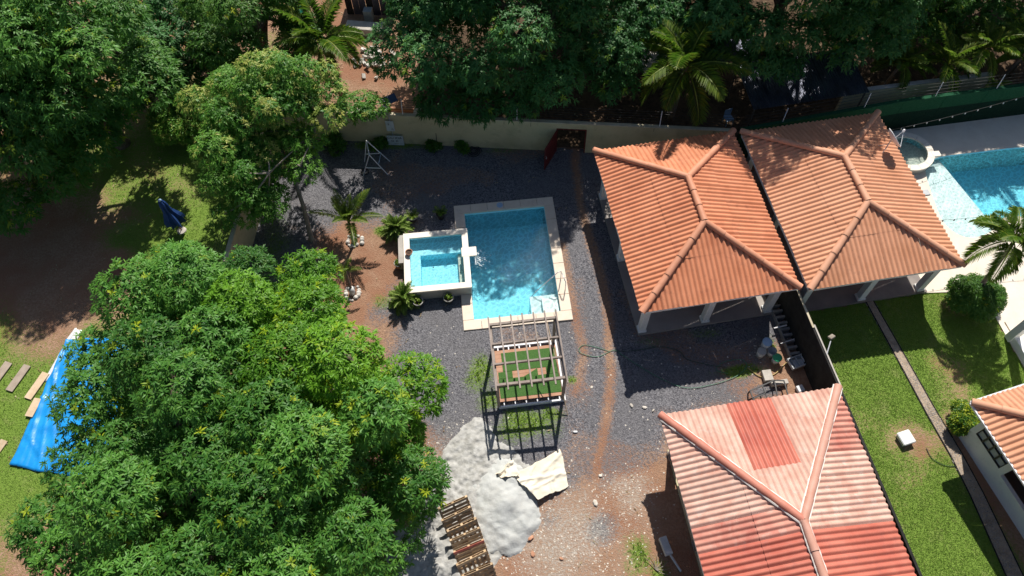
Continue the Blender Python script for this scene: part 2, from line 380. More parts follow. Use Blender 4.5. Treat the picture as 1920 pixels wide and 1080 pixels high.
def yard_mask(x, y):
    n = fbm(x, y, .8, 4, 2)
    gb = [(-14, 29), (12, 29), (12.6, 14.6), (10.3, 13.1), (9.6, 11.5), (6.5, 10.9), (5.9, 9.6), (3.6, 8.7), (1.6, 7.9), (-1, 8.3), (-3, 9.6), (-5.5, 13), (-5.4, 16.2), (-6.6, 16.3), (-6.4, 16.9), (-5.1, 17.9), (-4.9, 20.7), (-5.9, 21.3), (-8.3, 22.0), (-9.6, 21), (-9.4, 16), (-14, 14)]
    g = np.clip(.5 + sdist(x, y, gb) / 2.0 + .5 * (fbm(x, y, 1.2, 4, 9) - .5), 0, 1); g = np.minimum(g, 1.18 - .62 * np.clip((fbm(x, y, .33, 4, 13) - .52) * 6, 0, 1))
    for tr, w, a in (([(3.6, 26), (3.55, 22.8), (3.9, 20), (4.4, 17.2), (4.35, 14.6), (4.1, 12), (3.5, 9.5), (2.9, 7), (2.4, 3)], .34, .72), ([(2.5, 20), (2.9, 16.5), (3.1, 14), (2.7, 12.3)], .40, .62), ([(3.3, 18), (3.2, 15), (2.9, 13.6)], .35, .35)):
        d = segdist(x + (n - .5) * .35, y, tr); g = np.minimum(g, 1 - a * np.exp(-(d / w) ** 2))
    g = np.minimum(g, 1 - .75 * blob(11.5, 12.2, 1.5, 1.0, x, y, .8, 3)); g = np.maximum(g, blob(10.8, 12.1, .9, .45, x, y, .5, 5))
    g = np.maximum(g, .75 * blob(3.2, 6.6, .9, .9, x, y, .9, 8)); g = np.maximum(g, .6 * blob(1.2, 6.8, .8, .7, x, y, .9, 9))
    gr = np.zeros_like(x)
    for cx, cy, rx, ry, a in ((-1.6, 13.3, .8, 1.0, .85), (-1.1, 12.0, 1.0, .7, .85), (.4, 10.9, 1.5, 1.0, 1.), (1.6, 11.3, .7, .5, .8), (2.5, 12.9, .4, .3, .8), (4.6, 5.6, .7, 1.1, .7), (5.3, 4.5, .6, 1.2, .8), (10.1, 13.1, 1.2, .38, .95), (9.2, 13.0, 1.3, .3, .6), (11.6, 13.9, .3, 1.0, .7), (-6.4, 21.2, .55, .35, .8), (-6.1, 17.2, .6, .6, .5), (6.2, 14.6, 1.2, .5, .4), (-6.5, 26.8, 3.5, .4, .7), (0, 26.2, 3.0, .4, .45), (-11.8, 20, 1., 4, .55), (8.8, 15.0, 2, .5, .45)):
        gr = np.maximum(gr, a * blob(cx, cy, rx, ry, x, y, 1.0, int(cx * 3) % 11))
    sd = .62 * blob(-2.4, 8.2, 2.6, 3.2, x, y, .6, 4)
    sd = np.maximum(sd, .5 * blob(1.8, 6.0, 3.6, 3.0, x, y, .8, 6)); sd = np.maximum(sd, .46 * blob(4.6, 7.6, 1.7, 2.0, x, y, .9, 2))
    sd = np.maximum(sd, .55 * blob(11.2, 13.9, .8, .6, x, y, .8, 3))
    return np.stack([g, gr, sd], 1)
def lot_mask(x, y):
    n = fbm(x, y, .35, 4, 5)
    g = .42 + .9 * (n - .5)
    g = g + .55 * blob(-16, 21, 4.6, 5.5, x, y, .6, 1) + .5 * blob(-21, 10.5, 5.5, 5.2, x, y, .5, 2) + .25 * blob(-17, 27, 4, 3, x, y, .8, 3)
    g = g - .8 * blob(-24, 20.5, 5.5, 3.6, x, y, .7, 4) - .45 * blob(-20, 18, 3, 2, x, y, .8, 6) - .35 * blob(-19, 5.5, 3., 2., x, y, .9, 7)
    return np.stack([np.zeros_like(x), np.clip(g, 0, 1), np.zeros_like(x)], 1)
def lawn_mask(x, y):
    g = .93 - .5 * np.clip((fbm(x, y, .55, 4, 21) - .5) * 2.2, 0, .6) - .5 * blob(16.4, 9.6, 1.1, 1.0, x, y, .9, 4) - .35 * blob(18.9, 11.5, 1.0, 3., x, y, .9, 6) - .25 * blob(16.8, 8.4, 1.2, .8, x, y, .9, 8) - .5 * blob(20.6, 16.0, 1.3, .9, x, y, .6, 8)
    d = segdist(x, y, [(18.45, 9.59), (20.4, 2.8)]); g = g - .75 * np.exp(-(d / .8) ** 2)
    return np.stack([np.zeros_like(x), np.clip(g, 0, 1), np.zeros_like(x)], 1)
LOT = [(-34, 1), (-13.7, 1), (-13.55, 11), (-12.35, 27.5), (-13, 36), (-34, 36)]
LAWN = [(12.85, 14.0), (12.6, 15.8), (19.05, 16.72), (21.9, 16.72), (22.0, 15.6), (22.15, 14.4), (22.4, 12.8), (30, 11), (30, 1), (14.9, 1)]
def soil_mask(x, y):
    z = np.zeros_like(x); return np.stack([z, .30 * fbm(x, y, .5, 3, 3), z], 1)
base = grid_patch('ground', None, .34, 0, soil_mask, [rectpoly(*POOL_C, 4.9, 6.9, POOL_A), rectpoly(*SPA_C, 2.9, 3.1, SPA_A), [(21.2, 19.5), (31.2, 19.5), (31.2, 25.5), (21.2, 25.5)]], (GX0, GX1, GY0, GY1))
g = struct(link('ground', base))
g.location.z = -.012
f = MB(); B = 420
for (a, b, c, d) in ((-B, GX0, -B, B), (GX1, B, -B, B), (GX0, GX1, -B, GY0), (GX0, GX1, GY1, B)):
    f.add([(a, c, -.02), (b, c, -.02), (b, d, -.02), (a, d, -.02)], [(0, 1, 2, 3)])
struct(f.build('far_ground', 'terrain'))
yard = struct(link('gravel_yard', grid_patch('gravel_yard', YARD, .12, .006, yard_mask, [pool_hole, spa_hole])))
lot = struct(link('grass_lot', grid_patch('grass_lot', LOT, .2, .006, lot_mask)))
lawn = struct(link('lawn', grid_patch('lawn', LAWN, .15, .006, lawn_mask)))
M('shade_dark_soil', (.055, .038, .026), (.13, .085, .055), 5, .98, .8, 25, spec=.1, c3=(.16, .10, .06), s3=.5)  # soil colour darkened to carry the tree shade behind the back wall
struct(MB().add([(-4.4, 27.0, .03), (11.5, 25.4, .03), (36, 28.9, .03), (36, 60, .03), (-3.5, 60, .03), (-5.2, 34, .03)], [(0, 1, 2, 3, 4, 5)]).build('shaded_yard', 'shade_dark_soil'))
# neighbour's cream pool deck with the pool cut out
def cdt(outer, holes):
    V = [Vector(p) for p in outer]; E = []; n = len(outer); E += [(i, (i + 1) % n) for i in range(n)]
    for h in holes:
        o = len(V); V += [Vector(p) for p in h]; E += [(o + i, o + (i + 1) % len(h)) for i in range(len(h))]
    v, e, f, *_ = delaunay_2d_cdt(V, E, [], 0, 1e-5)
    fs = []
    for t in f:
        cx = sum(v[i].x for i in t) / len(t); cy = sum(v[i].y for i in t) / len(t)
        if inpoly(np.array([cx]), np.array([cy]), outer)[0] and not any(inpoly(np.array([cx]), np.array([cy]), h)[0] for h in holes): fs.append(tuple(t))
    return [(p.x, p.y) for p in v], fs
v2, fs = cdt(DECK, [NPOOL])
mb = MB(); nv = len(v2); mb.add([(x, y, .05) for x, y in v2], fs)
nD = len(DECK); mb.add([(x, y, .05) for x, y in DECK] + [(x, y, -.1) for x, y in DECK], [(i, nD + i, nD + (i + 1) % nD, (i + 1) % nD) for i in range(nD)])
struct(mb.build('pool_deck', 'deck_cream'))

# ------------------------------------------------------------------ loose gravel and grass as scattered geometry
def scatter(n, fn, bounds):
    x = rng.uniform(bounds[0], bounds[1], n); y = rng.uniform(bounds[2], bounds[3], n)
    k = rng.random(n) < fn(x, y); return x[k], y[k]
def pebbles(name, x, y, smin, smax, mat, z=.012, label=None, cat=None):
    n = len(x); s = rng.uniform(smin, smax, n); a = rng.uniform(0, 6.28, n)
    base = np.array([(1, 0, 0), (-.5, .87, 0), (-.5, -.87, 0), (.1, .1, .8)])
    c, sn = np.cos(a), np.sin(a); st = rng.uniform(.6, 1.3, n)
    V = np.empty((n, 4, 3)); 
    for i, b in enumerate(base):
        bx = b[0] * s * st; by = b[1] * s; V[:, i, 0] = x + c * bx - sn * by; V[:, i, 1] = y + sn * bx + c * by; V[:, i, 2] = z + b[2] * s + (fbm(x, y, .5, 3) - .5) * .05
    F = np.array([(0, 1, 3), (1, 2, 3), (2, 0, 3)])[None] + 4 * np.arange(n)[:, None, None]
    o = link(name, fast_mesh(name, V.reshape(-1, 3), F.reshape(-1, 3), mat)); struct(o, 'stuff')
    if label: o['label'] = label; o['category'] = cat
    return o
inside = lambda x, y: inpoly(x, y, YARD) & ~inpoly(x, y, rectpoly(*POOL_C, 5.1, 7.2, POOL_A)) & ~inpoly(x, y, rectpoly(*SPA_C, 3.1, 3.3, SPA_A))
gx, gy = scatter(190000, lambda x, y: inside(x, y) * np.clip(yard_mask(x, y)[:, 0] - .25, 0, 1), (-13, 12.8, 6, 27))
pebbles('gravel', gx, gy, .012, .032, 'pebble', .008, 'dark grey gravel spread over the yard round the pool', 'gravel')
gx, gy = scatter(5200, lambda x, y: inside(x, y) * (.12 + .88 * (yard_mask(x, y)[:, 2] > .2)) * (y < 16), (-4, 12.6, 3.5, 16))
pebbles('rubble_chips', gx, gy, .012, .05, 'rubble', .008, 'pale rubble chips strewn over the dirt in the foreground', 'rubble')
def blades(name, x, y, h0, h1, lean, mat, label, cat, tri=3, flush=.1, wd=.012):
    n = len(x); V = []; T = []
    for k in range(tri):
        a = rng.uniform(0, 6.28, n); h = rng.uniform(h0, h1, n); l = rng.uniform(.3, 1, n) * lean * h
        bx = x + rng.normal(0, .02, n); by = y + rng.normal(0, .02, n); zz = .008 + (fbm(x, y, .5, 3) - .5) * .05
        px, py = -np.sin(a) * wd, np.cos(a) * wd
        V.append(np.stack([np.stack([bx - px, by - py, zz], 1), np.stack([bx + px, by + py, zz], 1), np.stack([bx + np.cos(a) * l, by + np.sin(a) * l, zz + h], 1)], 1))
        t = np.stack([rng.random(n), (rng.random(n) < flush) * rng.random(n), rng.random(n)], 1); T.append(np.repeat(t, 3, 0))
    V = np.concatenate(V).reshape(-1, 3); F = np.arange(len(V)).reshape(-1, 3)
    o = link(name, fast_mesh(name, V, F, mat, np.concatenate(T))); struct(o, 'stuff'); o['label'] = label; o['category'] = cat; return o
gx, gy = scatter(95000, lambda x, y: inpoly(x, y, LAWN) * (lawn_mask(x, y)[:, 1] > .45 + .3 * rng.random(len(x))), (12.6, 24, 3, 17))
blades('lawn_grass', gx, gy, .018, .042, 1.3, 'blade', 'short mown green grass on the lawn beside the houses', 'grass', 2, .12, .014)
gx, gy = scatter(80000, lambda x, y: inpoly(x, y, LOT) * (lot_mask(x, y)[:, 1] > .45 + .3 * rng.random(len(x))), (-30, -12.3, 3, 30))
blades('lot_grass', gx, gy, .02, .05, 1.3, 'blade', 'patchy green grass on the lot left of the cream side wall', 'grass', 2, .2, .014)
gx, gy = scatter(60000, lambda x, y: inside(x, y) * (yard_mask(x, y)[:, 1] > .42 + .25 * rng.random(len(x))), (-13, 12.6, 3.5, 27))
blades('weeds', gx, gy, .04, .12, 1.2, 'blade', 'weeds sprouting through the gravel round the pergola', 'weeds', 3, .1, .016)

# ------------------------------------------------------------------ swimming pools
def ring(mb, w, l, w2, l2, z0, z1):
    o = [(-w / 2, -l / 2), (w / 2, -l / 2), (w / 2, l / 2), (-w / 2, l / 2)]; i = [(-w2 / 2, -l2 / 2), (w2 / 2, -l2 / 2), (w2 / 2, l2 / 2), (-w2 / 2, l2 / 2)]
    V = [(x, y, z) for z in (z0, z1) for p in (o, i) for x, y in p]
    F = []
    for k in range(4):
        n = (k + 1) % 4
        F += [(8 + k, 8 + n, 12 + n, 12 + k), (k, n, 8 + n, 8 + k), (4 + n, 4 + k, 12 + k, 12 + n)]
    mb.add(V, F); return mb
pool = thing('swimming_pool', 'rectangular blue swimming pool with cream stone coping in the gravel yard', 'pool', (*POOL_C, 0), POOL_A)
w2, l2 = 4.03, 6.1
# coping slabs, each a piece with a joint
W_, L_ = 5.05, 7.12; cw = (W_ - w2) / 2; cl = (L_ - l2) / 2
for sy in (-1, 1):
    n = 6
    for k in range(n):
        a = -W_ / 2 + k * W_ / n; MB().box((a + W_ / n / 2, sy * (L_ / 2 - cl / 2), .03), (W_ / n - .012, cl, .1), bev=.012).build('coping_slab', 'coping_stone', pool)
for sx in (-1, 1):
    n = 7
    for k in range(n):
        a = -l2 / 2 + k * l2 / n; MB().box((sx * (W_ / 2 - cw / 2), a + l2 / n / 2, .03), (cw, l2 / n - .012, .1), bev=.012).build('coping_slab', 'coping_stone', pool)
mb = ring(MB(), w2 + .3, l2 + .3, w2, l2, -1.6, -.025); mb.box((0, 0, -1.55), (w2 + .2, l2 + .2, .1))
basin = mb.build('basin', 'pool_plaster', pool)
st = MB()
st.box((1.35, -2.45, -.95), (1.3, 1.16, 1.1)); st.box((1.62, -2.6, -.3), (.76, .86, .3)) 
st.build('step', 'shelf_plaster', pool)
MB().box((0, 0, -.83), (w2 - .004, l2 - .004, 1.38)).build('water', 'pool_water', pool)
hr = MB(); hr.tube([(2.25, -1.35, .05), (2.25, -1.35, .75), (2.2, -1.4, .86), (2.05, -1.45, .86), (1.1, -1.75, -.05), (.75, -1.85, -.5)], .022, 8)
hr.tube([(2.38, -1.95, .05), (2.38, -1.95, .72), (2.33, -1.85, .84), (2.27, -1.5, .86)], .022, 8)
hr.build('handrail', 'galvanised', pool, True)
MB().lathe([(.16, 0), (.16, .012), (.1, .02)], (-.2, 3.33, .082), 14, True, True).build('skimmer_lid', 'plastic_blue', pool)
fo = MB()
for k in range(220):
    a = random.gauss(0, .17), random.gauss(0, .26); fo.lathe([(random.uniform(.008, .028), -.004), (.004, .012)], (-1.72 + abs(a[0]) * 1.5, .45 + a[1], -.135), 6, True, True)
struct(fo.build('foam', 'foam', pool), 'stuff')

spa = thing('hot_tub', 'raised square hot tub with white rim joined to the pool', 'hot tub', (*SPA_C, 0), SPA_A)
sw, sl = 3.1, 3.34; H = .75
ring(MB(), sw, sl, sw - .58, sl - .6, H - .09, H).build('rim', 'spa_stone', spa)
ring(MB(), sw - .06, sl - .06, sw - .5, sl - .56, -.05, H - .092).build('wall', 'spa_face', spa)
mb = MB(); ring(mb, sw - .5, sl - .56, sw - .58, sl - .6, -.25, H - .1); mb.box((0, 0, -.25), (sw - .5, sl - .58, .1)); mb.build('basin', 'pool_plaster', spa)
mb = MB(); iw, il = sw - .6, sl - .62
mb.box((0, il / 2 - .36, .02), (iw, .72, .46)); mb.box((-iw / 2 + .22, -.36, .02), (.44, il - .72, .46)); mb.build('bench', 'pool_plaster', spa)
for (x, y) in ((-.5, .2), (.5, .2), (-.5, -.9), (.5, -.9)): MB().lathe([(.035, 0), (.03, .012)], (x + .25, y, -.2), 8, True, True).build('drain', 'black_metal', spa)
MB().box((0, 0, .19), (iw, il, .84)).build('water', 'spa_water', spa)
MB().box((sw / 2 + .0, .3, H - .045), (.72, .52, .1), bev=.01).build('spillway', 'spa_stone', spa)
MB().box((-sw / 2 - .14, .9, .3), (.26, 1.6, .6)).build('planter_ledge', 'spa_face', spa)

np_ = thing('freeform_pool', 'freeform blue swimming pool with pale shelf on the neighbouring cream deck', 'pool', (0, 0, 0))
nP = len(NPOOL); mb = MB()
mb.add([(x, y, .049) for x, y in NPOOL] + [(x, y, -1.5) for x, y in NPOOL], [(i, (i + 1) % nP, nP + (i + 1) % nP, nP + i) for i in range(nP)])
v2, fs = cdt(NPOOL, []); mb.add([(x, y, -1.5) for x, y in v2], fs); mb.build('basin', 'pool_plaster', np_)
SH = [(x, y) for x, y in NPOOL if x < 24.0 + (20.9 - y) * .34 and not (x > 22.9 + (24.9 - y) * .21)]
SHELF = [(22.6, 24.6), (24.1, 20.55)] + [p for p in NPOOL[-22:]] + [p for p in NPOOL[:4]]
shelf = [p for p in NPOOL if (p[0] - 22.65) * (20.5 - 24.7) - (p[1] - 24.7) * (24.15 - 22.65) > 0]
i0 = max(range(nP), key=lambda i: math.dist(NPOOL[i], NPOOL[i - 1]) if False else 0)
# shelf prism: pool outline left of the line (22.65,24.7)-(24.15,20.5)
side = [((p[0] - 22.65) * (20.5 - 24.7) - (p[1] - 24.7) * 1.5) for p in NPOOL]
ids = [i for i in range(nP) if side[i] > 0]
start = next(i for i in ids if side[i - 1] <= 0); seq = []
k = start
while side[k % nP] > 0: seq.append(NPOOL[k % nP]); k += 1
cxs = sum(p[0] for p in seq) / len(seq); cys = sum(p[1] for p in seq) / len(seq)
seq = [(cxs + (x - cxs) * .998, cys + (y - cys) * .998) for x, y in seq]
MB().prism(seq, -1.49, -.2).build('shelf', 'shelf_plaster', np_)
v2, fs = cdt(NPOOL, []); mb = MB(); mb.add([(cxs + (x - cxs) * .9995, cys + (y - cys) * .9995, -.07) for x, y in v2] + [(x, y, -1.52) for x, y in v2], fs + [tuple(len(v2) + i for i in f_)[::-1] for f_ in fs])
n0 = nP
mb.f += [(i, len(v2) + i, len(v2) + (i + 1) % nP, (i + 1) % nP) for i in range(nP)]
mb.build('water', 'pool_water', np_)
cs = MB()
for k in range(nP):
    pass
rs = thing('round_spa', 'round raised spa with white rim beside the neighbouring pool', 'spa', (20.75, 24.95, 0))
prof = [(1.25, -.02), (1.25, .36), (1.28, .36), (1.28, .45), (.98, .45), (.98, .36), (.95, .36), (.95, .02)]
MB().lathe(prof[:2], n=40, cap0=False).build('wall', 'spa_face', rs, True)
for k in range(14):
    a0, a1 = 2 * math.pi * k / 14 + .006, 2 * math.pi * (k + 1) / 14 - .006
    m_ = MB(); pts = [(r * math.cos(a0 + (a1 - a0) * j / 3), r * math.sin(a0 + (a1 - a0) * j / 3)) for r, js in ((1.29, range(4)), (.96, range(3, -1, -1))) for j in js]
    m_.prism(pts, .36, .45).build('rim_slab', 'spa_stone', rs)
MB().lathe([(.97, .36), (.97, .04), (.02, .04)], n=40, cap0=False, cap1=True).build('basin', 'pool_plaster', rs, True)
MB().lathe([(.965, .045), (.965, .34)], n=40, cap0=True, cap1=True).build('water', 'spa_water', rs)
MB().box((1.35, -.25, .4), (.42, .34, .12), rz=.1, bev=.01).build('spillway', 'spa_stone', rs)
tag(MB().box((21.0, 22.5, .075), (.46, .34, .05), rz=.15, bev=.01).build('skimmer_cover', 'plastic_clear'), 'small grey cover plate on the deck beside the pale pool shelf', 'cover')

# ------------------------------------------------------------------ houses with corrugated hip roofs
PER = .222
def sheets(parent, A, e, s, n, U, vmax, courses, pick, pw=4):
    A, e, s, n = Vector(A), Vector(e), Vector(s), Vector(n)
    step = PER / 8; nu = int(round(U / step)); nk = pw * 8
    prof = lambda i: .064 * (.5 - .5 * math.cos(2 * math.pi * i / 8)) ** .75
    for k0 in range(0, nu, nk):
        k1 = min(nu, k0 + nk)
        for ci in range(len(courses) - 1):
            va, vb = courses[ci], courses[ci + 1]; V = []; F = []; cnt = 0; jit = random.uniform(0, .009); tw = random.uniform(-.006, .006); eo = random.uniform(-.02, .02) if ci == 0 else 0
            for i in range(k0, k1 + 1):
                u = U * i / nu; vm = vmax(u); lo = min(va + eo, vm); hi = min(vb + (.12 if ci < len(courses) - 2 else 0), vm)
                if hi - lo > .01: cnt += 1
                h = prof(i) + .012 * (ci) + jit + tw * (i - k0) / nk
                V += [A + e * u + s * lo + n * h, A + e * u + s * hi + n * (h - (.012 if ci < len(courses) - 2 and hi < vm else 0) * 0)]
            if cnt < 2 or (cnt < 20 and k1 - k0 == nk and ci == 1 and False): continue
            runs = []; last = -9
            for i in range(k1 - k0):
                a, b = 2 * i, 2 * i + 2
                if (V[a] - V[a + 1]).length > .003 or (V[b] - V[b + 1]).length > .003:
                    if i != last + 1: runs.append([])
                    runs[-1].append((a, b, b + 1, a + 1)); last = i
            mt = pick(k0 // nk, ci, (k0 + k1) / 2 / nu)
            for F in runs:
                if len(F) < 2: continue
                i0, i1 = F[0][0], F[-1][2]; m = MB(); m.add(V[i0:i1 + 1], [tuple(q - i0 for q in f_) for f_ in F]); m.build('roof_sheet', mt, parent, True)
def caps(parent, a, b, mat, rad=.15, seg=.95, drop=.03):
    a, b = Vector(a), Vector(b); L = (b - a).length; n = max(1, round(L / seg)); d = (b - a) / L
    side = d.cross(Vector((0, 0, 1))).normalized(); nn = side.cross(d)
    for k in range(n):
        p0 = a + d * (L * k / n); p1 = a + d * (L * (k + 1) / n + (.06 if k < n - 1 else 0)); V = []; F = []
        for p, r, z in ((p0, rad * 1.08, .015), (p1, rad * .95, 0.)):
            for j in range(9):
                t = math.pi * (j / 8) * 1.1 - .05 * math.pi; V.append(p + side * math.cos(t) * r + nn * (math.sin(t) * r * .85 + z + drop))
        F = [(j, j + 1, 10 + j, 9 + j) for j in range(8)]
        m = MB(); m.add(V, F); m.build('ridge_cap', mat if isinstance(mat, str) else mat(k, n), parent, True)
def hip_roof(root, w, l, ze, zr, rh, pick, capmat, rh0=None, mortar=False, fascia='white_paint', courses=2):
    """ridge runs from y=-rh0 to y=rh; eaves at z=ze"""
    rh0 = rh if rh0 is None else rh0
    roof = bpy.data.objects.new('roof', None); COL.objects.link(roof); roof.parent = root
    dz = zr - ze
    def go(A, e, hd, run, U, vm_fn, sid):
        sl = math.hypot(run, dz); s = Vector((hd[0] * run / sl, hd[1] * run / sl, dz / sl)); e = Vector(e); n = e.cross(s)
        if n.z < 0: n = -n
        cs = [0] + [sl * (i + 1) / courses for i in range(courses)]
        if courses == 2: cs[1] = sl * .58
        sheets(roof, A, e, s, n, U, lambda u: sl * vm_fn(u), cs, lambda k, c, t: pick(sid, k, c, t))
    ha, hb = l / 2 - rh0, l / 2 - rh       # hip run at the -y end and at the +y end
    trap = lambda u: max(0, min(1, u / ha, (l - u) / hb))
    go((-w / 2, -l / 2, ze), (0, 1, 0), (1, 0), w / 2, l, trap, 'W')
    go((w / 2, -l / 2, ze), (0, 1, 0), (-1, 0), w / 2, l, trap, 'E')
    tri = lambda u: max(0, min(u, w - u) / (w / 2))
    go((-w / 2, -l / 2, ze), (1, 0, 0), (0, 1), ha, w, tri, 'S')
    go((-w / 2, l / 2, ze), (1, 0, 0), (0, -1), hb, w, tri, 'N')
    zc = .045
    P0, P1 = (0, -rh0, zr + zc), (0, rh, zr + zc)
    hips = [((-w / 2, -l / 2, ze + zc), P0, 'SW'), ((w / 2, -l / 2, ze + zc), P0, 'SE'), ((-w / 2, l / 2, ze + zc), P1, 'NW'), ((w / 2, l / 2, ze + zc), P1, 'NE')]
    for a, b, nm in hips:
        caps(roof, a, b, capmat if isinstance(capmat, str) else capmat(nm))
        if mortar: 
            dv = Vector(b) - Vector(a); sv = dv.cross(Vector((0, 0, 1))).normalized() * .155
            for q in (-1, 1): MB().tube([Vector(a).lerp(Vector(b), i / 24) + sv * q + Vector((0, 0, .018)) for i in range(25)], [random.uniform(.018, .055) for i in range(25)], 6).build('mortar_bed', 'mortar', roof)
    caps(roof, P0, P1, capmat if isinstance(capmat, str) else capmat('R'))
    if mortar:
        for q in (-1, 1): MB().tube([Vector(P0).lerp(Vector(P1), i / 40) + Vector((.155 * q, 0, .01)) for i in range(41)], [random.uniform(.015, .05) for i in range(41)], 6).build('mortar_bed', 'mortar', roof)
    for p in (P0, P1): MB().lathe([(.19, -.06), (.18, .05), (.11, .12), (.02, .14)], p, 12, False).build('ridge_cap', capmat if isinstance(capmat, str) else capmat('R'), roof, True)
    t = .05
    for (cx, cy, sx, sy) in ((0, -l / 2 + .05, w - .1, t), (0, l / 2 - .05, w - .1, t), (-w / 2 + .05, 0, t, l - .21), (w / 2 - .05, 0, t, l - .21)):
        MB().box((cx, cy, ze - .09), (sx, sy, .15)).build('fascia', fascia, roof)
    return roof
def column(parent, x, y, h, w=.30, mat='white_paint', z0=.12):
    m = MB(); m.box((x, y, z0 + h / 2), (w, w, h), bev=.012); c = m.build('column', mat, parent)
    MB().box((x, y, z0 + .06), (w + .08, w + .08, .12), bev=.01).build('base', mat, c)
HA = R(8.1)
h1 = thing('pavilion', 'open pavilion with bright orange corrugated hip roof beside the rectangular pool', 'pavilion', (8.19, 19.55, 0), HA)
MB().box((0, -.05, .03), (6.3, 8.3, .18)).build('floor_slab', 'floor_tile', h1)
for x, y in ((-2.95, -3.95), (0, -3.95), (2.95, -3.95), (-2.95, -.05), (-2.95, 3.7), (2.95, -.05), (2.95, 3.7), (0, 3.7)): column(h1, x, y, 2.55)
for (cx, cy, sx, sy) in ((0, -3.95, 5.6, .2), (0, 3.7, 5.6, .2), (-2.95, -.1, .2, 7.3), (2.95, -.1, .2, 7.3)): MB().box((cx, cy, 2.62), (sx, sy, .22)).build('beam', 'white_paint', h1)
hip_roof(h1, 6.95, 9.0, 2.8, 4.0, 1.24, lambda s, k, c, t: 'tile_orange', 'cap_orange')
h2 = thing('pavilion', 'open pavilion with paler orange hip roof carrying the satellite dish', 'pavilion', (15.45, 20.44, 0), HA)
MB().box((0.05, -.05, .05), (6.5, 8.3, .14)).build('floor_slab', 'dark_floor', h2)
for x, y in ((-2.95, -3.95), (.1, -3.95), (3.0, -3.95), (3.0, 0), (3.0, 3.7), (-2.95, 0), (-2.95, 3.7)): column(h2, x, y, 2.55)
for (cx, cy, sx, sy) in ((0, -3.95, 5.7, .2), (0, 3.7, 5.7, .2), (-2.95, -.1, .2, 7.3), (3.0, -.1, .2, 7.3)): MB().box((cx, cy, 2.62), (sx, sy, .22)).build('beam', 'white_paint', h2)
hip_roof(h2, 7.0, 9.05, 2.8, 3.95, 1.3, lambda s, k, c, t: 'tile_pale', 'cap_pale')
# foreground pavilion: patched red and faded sheets
H3A = R(7.6); c8, s8 = math.cos(H3A), math.sin(H3A)
l3 = 15.; ctr3 = (9.15 + s8 * l3 / 2, 10.575 - c8 * l3 / 2)
h3 = thing('pavilion', 'pavilion with patched red and faded pink hip roof in the foreground', 'pavilion', (*ctr3, 0), H3A)
def pick3(s, k, c, t):
    if s == 'N': return 'tile_red' if .36 < t < .62 and c == 0 else 'tile_faded'
    if s == 'W': return 'tile_faded' if t > .70 else 'tile_red' if t < .655 else 'tile_rose'
    if s == 'E': return ('tile_faded' if t < .84 or int(t * 40) % 2 else 'tile_rose') if t > .655 else 'tile_red'
    return 'tile_red'
hip_roof(h3, 7.2, l3, 2.8, 3.9, l3 / 2 - 4.9, pick3, lambda nm: {'NW': 'cap_red', 'R': 'cap_faded'}.get(nm, 'cap_faded'), mortar=True)
MB().box((0, 0, .03), (6.0, l3 - 1.2, .16)).build('floor_slab', 'cream_wall', h3)
for y in (6.6, 3.0, -.6, -4.2):
    for x in (-2.85, 2.85): column(h3, x, y, 2.55, .32, 'wood_brown', .08)
for (cx, cy, sx, sy) in ((0, 6.6, 5.4, .2), (-2.85, 0, .2, 13), (2.85, 0, .2, 13)): MB().box((cx, cy, 2.62), (sx, sy, .22)).build('beam', 'cream_wall', h3)
# white house at the right edge
H4A = R(15.7)
h4 = thing('house', 'white walled house with black framed windows and orange roof at right edge', 'house', (17.70, 10.23, 0), H4A)
def wall_open(parent, name, L, Ht, th, ops, loc, rz, mat):
    us = sorted({0, L, *[o[0] for o in ops], *[o[1] for o in ops]}); zs = sorted({0, Ht, *[o[2] for o in ops], *[o[3] for o in ops]}); m = MB()
    for i in range(len(us) - 1):
        z_run = None
        for j in range(len(zs) - 1):
            uc, zc = (us[i] + us[i + 1]) / 2, (zs[j] + zs[j + 1]) / 2
            if any(o[0] < uc < o[1] and o[2] < zc < o[3] for o in ops): continue
            m.box((uc, 0, zc), (us[i + 1] - us[i], th, zs[j + 1] - zs[j]))
    return m.build(name, mat, parent, loc=loc, rot=(0, 0, rz))
ins = .62; Lw = 8.
ops = [(.25, 1.75, 1.1, 2.05), (2.0, 4.5, .95, 2.3), (5.0, 6.5, 1.1, 2.05)]
wall_open(h4, 'west_wall', Lw, 2.72, .16, ops, (ins + .1, -ins - .02, 0), -math.pi / 2, 'white_paint')
wall_open(h4, 'north_wall', 7.5, 2.72, .16, [], (ins + .19, -ins - .1, 0), 0, 'white_paint')
MB().box((3.9, -4.6, .02), (6.2, 7.6, .1)).build('floor_slab', 'dark_floor', h4)
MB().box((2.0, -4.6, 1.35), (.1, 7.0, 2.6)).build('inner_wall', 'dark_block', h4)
for (u0, u1, z0, z1), npn in ((ops[0], 4), (ops[2], 4)):
    wnd = bpy.data.objects.new('window', None); COL.objects.link(wnd); wnd.parent = h4
    for k in range(npn):
        a, b = u0 + (u1 - u0) * k / npn, u0 + (u1 - u0) * (k + 1) / npn; xx = ins + .1; fm = MB()
        for (ua, ub, za, zb) in ((a, a + .035, z0, z1), (b - .035, b, z0, z1), (a + .035, b - .035, z0, z0 + .035), (a + .035, b - .035, z1 - .035, z1), (a + .035, b - .035, (z0 + z1) / 2 - .015, (z0 + z1) / 2 + .015)):
            fm.box((xx - .04, -ins - .02 - (ua + ub) / 2, (za + zb) / 2), (.07, ub - ua, zb - za))
        fm.build('frame', 'black_metal', wnd); MB().box((xx, -ins - .02 - (a + b) / 2, (z0 + z1) / 2), (.01, b - a - .06, z1 - z0 - .06)).build('pane', 'plastic_clear' if u0 < 1 else 'glass_dark', wnd)
